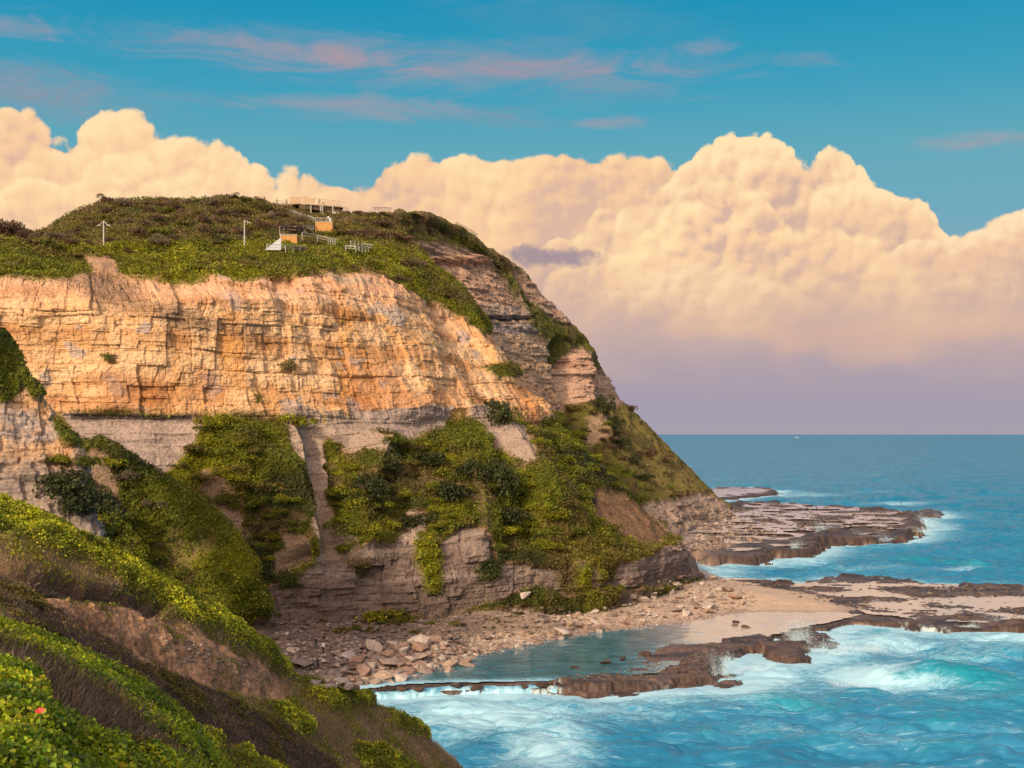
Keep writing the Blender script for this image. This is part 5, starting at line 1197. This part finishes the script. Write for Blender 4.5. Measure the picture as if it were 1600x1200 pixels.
def rubble():
    polys = [([(230, 985), (330, 1005), (440, 1060), (430, 1075), (330, 1050), (250, 1020)], 420, (.03, .16)), ([(425, 972), (560, 968), (700, 962), (860, 948), (900, 955), (760, 1000), (700, 1004), (430, 1006)], 2600, (.12, .6)), ([(430, 1000), (700, 1000), (960, 945), (1090, 890), (1180, 925), (1180, 950), (1060, 976), (880, 1002), (740, 1036), (620, 1072), (500, 1075)], 5200, (.15, .55)), ([(1050, 860), (1100, 815), (1150, 800), (1220, 835), (1120, 858)], 1300, (.3, .9)),
             ([(1100, 905), (1600, 912), (1600, 970), (1350, 955), (1200, 920)], 900, (.2, .7)), ([(1150, 785), (1420, 800), (1400, 830), (1280, 820), (1100, 850)], 1200, (.3, 1.0)), ([(870, 1050), (1000, 1042), (1110, 1012), (1110, 1040), (1000, 1062), (880, 1064)], 420, (.12, .5))]
    base = []
    for me in BOULD[:6]:
        v = np.zeros(len(me.vertices)*3, np.float32); me.vertices.foreach_get('co', v); f = np.zeros(len(me.polygons)*3, np.int32); me.polygons.foreach_get('vertices', f); base.append((v.reshape(-1, 3), f.reshape(-1, 3)))
    cv = Cover()
    for qi, (poly, n, rr) in enumerate(polys):
        us = [p[0] for p in poly]; vs = [p[1] for p in poly]
        uu = RNG.uniform(min(us), max(us), n*3); vv = RNG.uniform(min(vs), max(vs), n*3); k = sdpoly(uu, vv, poly) > 0
        for u, v in list(zip(uu[k], vv[k]))[:n]:
            iu = int((u+200)/2); iv = int(v/2)
            if ZB[iv, iu] > 1e8: continue
            p = PB[iv, iu]; r = rr[0]+(rr[1]-rr[0])*RNG.random()**2
            V, Fc = base[RNG.integers(6)]; a = RNG.random()*6.3; c, s_ = math.cos(a), math.sin(a)
            Q = V*r*np.array([1, RNG.uniform(.6, 1), RNG.uniform(.5, 1)]); Q = np.stack([Q[:, 0]*c-Q[:, 1]*s_, Q[:, 0]*s_+Q[:, 1]*c, Q[:, 2]], 1)+p+RNG.normal(size=3)*np.array([.4, .4, 0])*(qi > 0)
            col = np.array(BCOL[RNG.integers(8)])*(.8 if qi == 0 else .55 if qi == 1 else .85 if qi < 4 else .35)*RNG.uniform(.7, 1.15)
            cv.add(Q, Fc, np.tile(col, (len(Q), 1)))
    cv.build('rubble', M_BOULD, 'small broken stones strewn along the shore and the shelves', 'stones')
rubble()
COVER.build('slope_vegetation', M_LEAF, 'ground-hugging scrub and grass over both headlands')

# =================================================================== SMALL BUILT THINGS
class MB:
    def __init__(s): s.v = []; s.f = []
    def box(s, a, b, w, h):
        """a beam of width w and height h from a to b"""
        a, b = Vector(a), Vector(b); d = (b-a).normalized(); up = Vector((0, 0, 1)) if abs(d.z) < .95 else Vector((0, 1, 0))
        x = d.cross(up).normalized(); y = x.cross(d).normalized(); k = len(s.v)
        for q in (a, b):
            for sx, sy in ((-1, -1), (1, -1), (1, 1), (-1, 1)): s.v.append(tuple(q+x*sx*w/2+y*sy*h/2))
        s.f += [(k, k+1, k+2, k+3), (k+7, k+6, k+5, k+4)]+[(k+i, k+4+i, k+4+(i+1) % 4, k+(i+1) % 4) for i in range(4)]
        return s
    def cyl(s, a, b, ra, rb, n=10):
        a, b = Vector(a), Vector(b); d = (b-a).normalized(); x = d.orthogonal().normalized(); y = d.cross(x); k = len(s.v)
        for q, r in ((a, ra), (b, rb)):
            for i in range(n): s.v.append(tuple(q+x*math.cos(i*2*math.pi/n)*r+y*math.sin(i*2*math.pi/n)*r))
        for i in range(n): s.f.append((k+i, k+(i+1) % n, k+n+(i+1) % n, k+n+i))
        s.f += [tuple(k+i for i in range(n))[::-1], tuple(k+n+i for i in range(n))]; return s
    def build(s, name, mat, parent=None):
        me = bpy.data.meshes.new(name); me.from_pydata(s.v, [], s.f); me.materials.append(mat); me.update(); return link(name, me, parent)
WHITE = paint('white_rail_paint', (.40, .41, .42), .5); GREYM = paint('galvanised_steel', (.30, .30, .30), .5); WOOD = paint('weathered_timber', (.42, .31, .20), .8); DKSHADE = paint('deck_shade_brown', (.10, .07, .05), .8)
OCH = paint('ochre_wall', (.44, .24, .08), .9, scale=2); PALE = paint('pale_steel_sheet', (.38, .45, .54), .45)
def loc(base, p): return tuple(Vector(p)-Vector(base))
def railing(name, pts, h, label, mat, group=None, spacing=2.0, rails=2, post=.10, parent=None):
    base = pts[0]; e = parent or empty(name, base, label=label, cat='railing', group=group)
    bs = e.location
    for k in range(rails):
        m = MB()
        for a, b in zip(pts, pts[1:]):
            zz = h*(1-k/rails) if k else h
            m.box(loc(bs, (a[0], a[1], a[2]+zz)), loc(bs, (b[0], b[1], b[2]+zz)), .12, .14 if k == 0 else .07)
        m.build('handrail' if k == 0 else 'rail', mat, e)
    for a, b in zip(pts, pts[1:]):
        a, b = Vector(a), Vector(b); n = max(1, round((b-a).length/spacing))
        for i in range(n+1):
            if i == n and tuple(b) != tuple(pts[-1]): continue
            q = a+(b-a)*(i/n); MB().box(loc(bs, q+Vector((0, 0, -.4))), loc(bs, q+Vector((0, 0, h))), post, post).build('post', mat, e)
    return e
def GR(u, v, lift=.55, fwd=.8):
    p = hit(u, v); Y = (p.y if p else 300)-fwd; q = W(u, v, Y); return (q[0], q[1], q[2]+lift)
def lookout():
    Y = 349.; z = W(0, 321.5, Y)[2]; X = lambda u: (u-U0)/F*Y
    e = empty('lookout_deck', (X(485), Y, z), label='long timber lookout deck with pale fence panels on the hilltop', cat='lookout'); b = e.location
    m = MB(); m.box(loc(b, (X(456), Y, z)), loc(b, (X(533), Y+3, z-.35)), 6, .3); m.build('deck_floor', WOOD, e)
    m = MB(); m.box(loc(b, (X(470), Y-2.6, z-.75)), loc(b, (X(531), Y+.6, z-1.0)), .5, 1.1); m.build('underdeck_shade', DKSHADE, e)  # dark bar stands in for the shaded gap under the deck
    for u in (488, 503, 506, 522): MB().box(loc(b, (X(u), Y-2.4, z-3.6)), loc(b, (X(u), Y-2.4, z-.2)), .28, .28).build('support_post', GREYM, e)
    # slatted screens and balusters
    for u0, u1, hh in ((457, 474, 1.75), (477, 484, 1.8), (484, 496, 1.35)):
        m = MB(); n = int((u1-u0)/1.1)
        for i in range(n): m.box(loc(b, (X(u0+i*1.1), Y-3, z)), loc(b, (X(u0+i*1.1), Y-3, z+hh)), .165, .05)
        m.box(loc(b, (X(u0), Y-3, z+hh)), loc(b, (X(u1), Y-3, z+hh)), .1, .1); m.build('fence_panel', WOOD, e)
    m = MB()
    for i in range(17):
        u = 500+i*2.0; m.box(loc(b, (X(u), Y-3+i*.15, z-.3)), loc(b, (X(u), Y-3+i*.15, z+1.05-i*.02)), .14, .10)
    m.build('baluster_row', WOOD, e)
    MB().box(loc(b, (X(484), Y-3.1, z+1.75)), loc(b, (X(540), Y-.4, z+.9)), .10, .10).build('handrail', WOOD, e)
    railing('path_railing', [(X(433), 349, z+.1), (X(446), 349, z+.3), (X(457), 348, z+.1)], 1.3, 'thin railing leading up to the left end of the lookout deck', WOOD, None, 1.6)
    railing('path_railing', [(X(525), 352, z-.7), (X(534), 353, z-.9), (X(541), 354, z-1.2)], 1.2, 'short railing falling away from the right end of the lookout deck', WOOD, None, 1.2)
    # the flight of steps below
    pts = [(432, 322, 346), (449, 335, 342), (460, 336.5, 340), (474, 344, 337), (483, 343.5, 335), (493, 349, 332)]
    P = [Vector(W(*q)) for q in pts]; e = empty('staircase', P[0], label='grey staircase zigzagging down from the lookout through the heath', cat='staircase'); b = e.location
    for a, c in zip(P, P[1:]):
        n = max(3, int((c-a).length/.5)); m = MB()
        for i in range(n):
            q = a+(c-a)*((i+.5)/n); m.box(loc(b, q+Vector((0, -.9, 0))), loc(b, q+Vector((0, .9, 0))), .45, .12)
        m.build('steps', GREYM, e)
        for dy in (-.95, .95):
            m = MB(); o = Vector((0, dy, 0)); m.box(loc(b, a+o+Vector((0, 0, 1.1))), loc(b, c+o+Vector((0, 0, 1.1))), .13, .13); m.box(loc(b, a+o+Vector((0, 0, .55))), loc(b, c+o+Vector((0, 0, .55))), .07, .07)
            for i in range(int((c-a).length/1.6)+1): q = a+(c-a)*min(1, i*1.6/(c-a).length); m.box(loc(b, q+o+Vector((0, 0, -.5))), loc(b, q+o+Vector((0, 0, 1.1))), .10, .10)
            m.build('handrail', GREYM, e)
    def wall(u0, u1, v0, v1, Y, dep, label):
        q0 = Vector(W(u0, v1, Y)); q1 = Vector(W(u1, v0, Y)); e = empty('retaining_wall', (q0.x, Y, q0.z), label=label, cat='wall')
        h = q1.z-q0.z; w = q1.x-q0.x; m = MB(); m.box((0, dep/2, h/2-.6), (w, dep/2, h/2-.6), dep, h+1.2); m.build('wall_face', OCH, e)
        m = MB(); m.box((-.05, dep/2, h+.08), (w+.05, dep/2, h+.08), dep+.12, .16); m.build('coping', GREYM, e); return q0, q1
    wall(492.5, 519.5, 347, 364, hit(506, 362).y-1.5, 3, 'tall ochre retaining wall lit by the sun under the viewing bay')
    railing('bay_railing', [W(493, 347, 323.9), W(519, 348, 323.9)], 1.1, 'grey railing on top of the tall ochre wall', GREYM, None, 1.4)
    m = MB(); e2 = empty('screen_fin', W(518, 363, 322), label='pale upright fin at the right end of the ochre wall', cat='screen')
    m.box((0, 0, -.8), (.5-.9, 0, 3.6), .5, .12); m.build('fin_panel', PALE, e2)
    wall(437, 464, 367.5, 376, hit(450, 376).y-1.5, 2, 'low ochre retaining wall left of the tall one')
    railing('path_railing', [GR(437, 368), GR(450, 367), GR(464, 368)], 1.5, 'grey railing over the low ochre wall', GREYM, None, 2.2)
    railing('path_railing', [GR(466, 365), GR(478, 363.5), GR(492, 363)], 1.25, 'grey railing between the two ochre walls', GREYM, None, 1.2, 3)
    railing('white_railing', [GR(472, 375), GR(496, 379), GR(513, 383.5), GR(527, 386)], 1.15, 'long white railing sloping down below the tall ochre wall', WHITE, None, 3.6, 2, .11)
    railing('white_railing', [GR(548, 388.5), GR(566, 392), GR(582, 394.5)], 1.15, 'white railing at the right, the upper of the pair', WHITE, None, 3.0, 2, .11)
    railing('white_railing', [GR(540, 395), GR(556, 396), GR(580, 395)], 1.0, 'white railing at the right, the lower of the pair', WHITE, None, 2.2, 2, .11)
    railing('white_railing', [GR(417, 395), GR(446, 396), GR(480, 398)], 1.1, 'white railing at the bottom left of the clifftop path', WHITE, None, 3.0, 2, .11)
    e3 = empty('stair_side_panel', GR(413, 391), label='pale blue sloping side of steps beside the lowest white railing', cat='steps')
    w = 24*288/F; me = bpy.data.meshes.new('side_panel'); V = [(0, y, -.5) for y in (0, .25)]+[(w, y, -.5) for y in (0, .25)]+[(w, y, 2.1) for y in (0, .25)]
    me.from_pydata(V, [], [(0, 2, 4), (1, 5, 3), (0, 1, 3, 2), (2, 3, 5, 4), (0, 4, 5, 1)]); me.materials.append(PALE); link('side_panel', me, e3)
    MB().cyl((w, .1, -.3), (w, .1, 3.0), .09, .09).build('post', WHITE, e3)
    for u, vb, vt, arms, lab in ((162, 376, 345, (-1, 1), 'white two-armed street lamp rising from the left heath'), (382, 384, 344, (1,), 'tall white single-armed street lamp above the clifftop green')):
        p = hit(u, vb) or Vector(W(u, vb, 280)); p = Vector(W(u, vb, p.y-1)); h = (vb-vt)*p.y/F
        e = empty('street_lamp', p, label=lab, cat='street lamp')
        MB().cyl((0, 0, -1), (0, 0, h), .16, .11).build('pole', WHITE, e)
        for s_ in arms:
            MB().cyl((0, 0, h-.1), (s_*.75, 0, h-.35 if len(arms) == 1 else h-.75), .07, .06).build('arm', WHITE, e)
            MB().box((s_*.6, 0, h-.4 if len(arms) == 1 else h-.8), (s_*1.25, 0, h-.55 if len(arms) == 1 else h-.95), .26, .14).build('lamp_head', WHITE, e)
    railing('ridge_fence', [W(u, v, Y) for u, v, Y in ((712, 353, 420), (728, 361, 425), (746, 372, 430))], 1.3, 'thin fence along the far headland skyline', WOOD, None, 1.6, 3, .07)
    railing('ridge_fence', [W(u, v, Y) for u, v, Y in ((582, 330, 362), (600, 330, 368), (612, 331, 374))], 1.1, 'thin fence on the skyline between hilltop and far headland', WOOD, None, 1.5, 3, .06)
lookout()

# =================================================================== PEOPLE
SKIN = paint('skin', (.50, .30, .21), .5); HAIR = paint('dark_hair', (.03, .02, .015), .6); BLACK = paint('black_cloth', (.012, .012, .016), .8); WHT = paint('white_cloth', (.75, .73, .70), .8); REDC = paint('grey_cloth', (.22, .20, .21), .8); TAN = paint('tan_cloth', (.45, .33, .22), .8)
def person(foot, label, top, legs, rz=0., stride=.16, arms=.16, bend=0.):
    """one continuous skinned body with hair as its child"""
    J = {'pelvis': (0, 0, .95), 'waist': (0, bend*.1, 1.12), 'chest': (0, bend*.25, 1.35), 'neck': (0, bend*.33, 1.50), 'head': (0, bend*.36, 1.60), 'crown': (0, bend*.37, 1.70), 'nose': (0, bend*.36-.10, 1.61)}
    E = [('pelvis', 'waist'), ('waist', 'chest'), ('chest', 'neck'), ('neck', 'head'), ('head', 'crown'), ('head', 'nose')]
    Rr = {'pelvis': (.15, .11), 'waist': (.13, .10), 'chest': (.17, .11), 'neck': (.055, .055), 'head': (.085, .10), 'crown': (.06, .07), 'nose': (.014, .016)}
    for sg, n in ((-1, 'l'), (1, 'r')):
        st = stride*sg
        J.update({n+'hip': (sg*.10, 0, .88), n+'knee': (sg*.11, -st*.5-.03, .50), n+'ank': (sg*.11, -st+.04, .08), n+'toe': (sg*.12, -st-.12, .035),
                  n+'sho': (sg*.19, bend*.26, 1.42), n+'elb': (sg*(.24+arms*.3), bend*.26+st*.3, 1.15), n+'wri': (sg*(.22+arms*.2), bend*.2-.12+st*.4, .93), n+'hand': (sg*(.21+arms*.2), bend*.2-.17+st*.4, .85),
                  n+'thumb': (sg*(.17+arms*.2), bend*.2-.2+st*.4, .90)})
        E += [('pelvis', n+'hip'), (n+'hip', n+'knee'), (n+'knee', n+'ank'), (n+'ank', n+'toe'), ('chest', n+'sho'), (n+'sho', n+'elb'), (n+'elb', n+'wri'), (n+'wri', n+'hand'), (n+'wri', n+'thumb')]
        Rr.update({n+'hip': (.095, .10), n+'knee': (.062, .065), n+'ank': (.042, .045), n+'toe': (.045, .03), n+'sho': (.06, .06), n+'elb': (.042, .042), n+'wri': (.028, .03), n+'hand': (.03, .018), n+'thumb': (.011, .011)})
    ks = list(J); me = bpy.data.meshes.new('person'); me.from_pydata([J[k] for k in ks], [(ks.index(a), ks.index(b)) for a, b in E], [])
    o = bpy.data.objects.new('person', me); COL.objects.link(o); sk = o.modifiers.new('skin', 'SKIN'); sk.use_smooth_shade = True
    for i, k in enumerate(ks): me.skin_vertices[0].data[i].radius = Rr[k]; me.skin_vertices[0].data[i].use_root = (k == 'pelvis')
    o.modifiers.new('sub', 'SUBSURF').levels = 1
    dg = bpy.context.evaluated_depsgraph_get(); m2 = bpy.data.meshes.new_from_object(o.evaluated_get(dg)); o.modifiers.clear(); o.data = m2
    for m in (SKIN, top, legs): m2.materials.append(m)
    for p in m2.polygons:
        c = p.center; hand = abs(c.x) > .17 and c.z < .97 and c.z > .78
        p.material_index = 0 if (c.z > 1.47 or hand or c.z < .07) else (1 if c.z > .98 or abs(c.x) > .22 else 2)
    o.name = 'person'; o.location = foot; o.rotation_euler = (0, 0, rz); tag(o, label, 'person')
    hb = bmesh.new(); bmesh.ops.create_icosphere(hb, subdivisions=2, radius=.125)
    for v in hb.verts:
        v.co.z = v.co.z*1.05+1.665; v.co.y = v.co.y*1.1+.025+bend*.36
        if v.co.y < -.03+bend*.36 and v.co.z < 1.69: v.co.y = -.03+bend*.36+.02
        if v.co.z < 1.58: v.co.x *= .7
    hm = bpy.data.meshes.new('hair'); hb.to_mesh(hm); hb.free(); hm.materials.append(HAIR); link('hair', hm, o)
    return o
def stand(u, v, Y=None):
    p = hit(u, v); Y = Y or (p.y if p else 180); return W(u, v, Y)
person(stand(494, 1014), 'person in black on the rock bench, left of the standing pair', BLACK, BLACK, .4, .1)
person(stand(505, 1021), 'person in pale top and black trousers, right of the standing pair', WHT, BLACK, -.5, .08)
person(stand(497, 1047), 'person all in black on the stones below the other two', BLACK, BLACK, .1, .2, .3)
Yd = 347.5
person(W(499, 321.3, Yd), 'person in dark top at the lookout fence, left of the two together', BLACK, REDC, .5)
person(W(504.5, 321.3, Yd), 'person in pale top at the lookout fence, right of the two together', WHT, BLACK, -.4)
person(W(448, 320.2, 348.6), 'person alone in brown on the path left of the lookout deck', TAN, BLACK, 1.2)
person(W(432.6, 320.6, 349), 'person at the far left end of the lookout path', REDC, BLACK, .9)
person(W(506, 347, 325.2), 'person in black leaning at the ochre wall railing', BLACK, BLACK, 2.6, .05, .3, .5)
person(W(513, 347.4, 325), 'person in white at the right of the ochre wall railing', WHT, REDC, 2.9, .05)

# =================================================================== SHIP, SEA ROCKS, SPRAY, FALLS
def ship():
    Y = 11000.; x = (1245-U0)/F*Y; e = empty('ship', (x, Y, 0), label='tiny white ship on the horizon', cat='ship'); e.scale = (.45, .45, .4)
    V = []; L = 34
    for s_ in (-1, 1): V += [(-L, s_*6, 8), (-L*.95, s_*4, -1), (L*.8, s_*5, -1), (L*1.05, s_*.6, 10)]
    me = bpy.data.meshes.new('hull'); me.from_pydata(V, [], [(0, 1, 2, 3), (7, 6, 5, 4), (0, 4, 5, 1), (3, 2, 6, 7), (0, 3, 7, 4), (1, 5, 6, 2)]); me.materials.append(WHITE); link('hull', me, e)
    MB().box((-L*.8, 0, 12), (-L*.1, 0, 12), 9, 9).box((-L*.7, 0, 18), (-L*.4, 0, 18), 7, 4).build('cabin', WHITE, e); MB().cyl((L*.1, 0, 8), (L*.1, 0, 26), .6, .3).build('mast', WHITE, e)
ship()
M_FOAM = leaf_mat('white_water', .4, .5, .3, .06, .12)
def spray():
    cv = Cover()
    for u, v, z0, ru, rv, n in [(1238, 990, .6, 34, 22, 7000), (1300, 1008, .6, 40, 18, 7000), (1360, 1008, .8, 26, 14, 2500), (1128, 1042, .4, 22, 20, 6000), (1175, 1040, .4, 30, 14, 4000), (1292, 828, 1, 20, 15, 4500), (1243, 856, 1, 16, 12, 3500), (1205, 862, .8, 14, 8, 1500), (1452, 812, 1, 24, 16, 3500), (1436, 828, 1, 18, 8, 2000), (1090, 884, .6, 26, 7, 2500), (1345, 838, 1, 20, 8, 2000), (1380, 842, 1, 24, 6, 1500), (1330, 1070, .5, 30, 8, 1500), (1560, 968, .6, 20, 8, 1500), (1515, 976, .6, 20, 6, 1200), (700, 1074, .3, 60, 3, 800), (850, 1078, .3, 60, 3, 800)]:
        c = np.array(G(u, v+rv*.6, z0)); s_ = c[1]/F
        n = int(n*2); kk = 7; cc = RNG.normal(size=(kk, 3))*np.array([.42, .3, 0]); hh = RNG.random(kk)**1.3; ww = RNG.integers(0, kk, n)
        a = RNG.normal(size=(n, 3)); q = RNG.random(n)**1.3
        p = c+np.stack([(cc[ww, 0]+a[:, 0]*.24*(.5+q))*ru*s_, (cc[ww, 1]+a[:, 1]*.2)*ru*s_, (q*hh[ww]*1.7+np.abs(a[:, 2])*.12)*rv*s_], 1)
        p += np.stack([fbm(p[:, 0], p[:, 1], p[:, 2], 1.1, 3, 801+q_) for q_ in range(3)], 1)*ru*.20*s_
        p[:, 2] = np.maximum(p[:, 2], 0)
        sz = (.03+.06*RNG.random(n)**3)*(c[1]/180)**.8
        cv.add(*leaves(p, np.tile([[0, 0, 1.]], (n, 1)), sz, np.tile([[.62, .80, .88]], (n, 1)), 'leaf', .1, .9))
    cv.build('sea_spray', M_FOAM, 'white spray thrown up where swell breaks on the rock ledges', 'spray')
spray()
def weir():
    line = [G(u, v, .8)[:2] for u, v in ((560, 1086), (620, 1081), (700, 1075.5), (780, 1074.5), (870, 1073))]
    n = 420; rows = 12; t = np.linspace(0, len(line)-1, n); L = np.array(line); bx = np.interp(t, range(len(L)), L[:, 0]); by = np.interp(t, range(len(L)), L[:, 1])
    q = np.linspace(0, 1, rows)[:, None]; jag = fbm(bx, by, 0*bx, 2.2, 4, 830)[None]
    X = bx[None]+0*q; Y = by[None]+.9+jag*.9-1.5*q**.8+.1*fbm(X*3, 0*X, 0*X, 1, 2, 831); Z = .86-.95*q**1.6+0*X+.05*fbm(X*2, q*3+0*X, 0*X, 1, 2, 832)
    P = np.stack([X, Y, Z], -1); fo = np.clip(.45+.45*q+.35*fbm(X*1.5, q+0*X, 0*X, 1, 3, 833), 0, 1)
    o = link('waterfall', raw_mesh('waterfall', P.reshape(-1, 3), grid_faces(rows, n), None, {'foam': fo.ravel(), 'rise': 0*fo.ravel()}), None, M_SEA)
    tag(o, 'low foaming weir where the lagoon spills over its ledge', 'water', kind='structure')
weir()
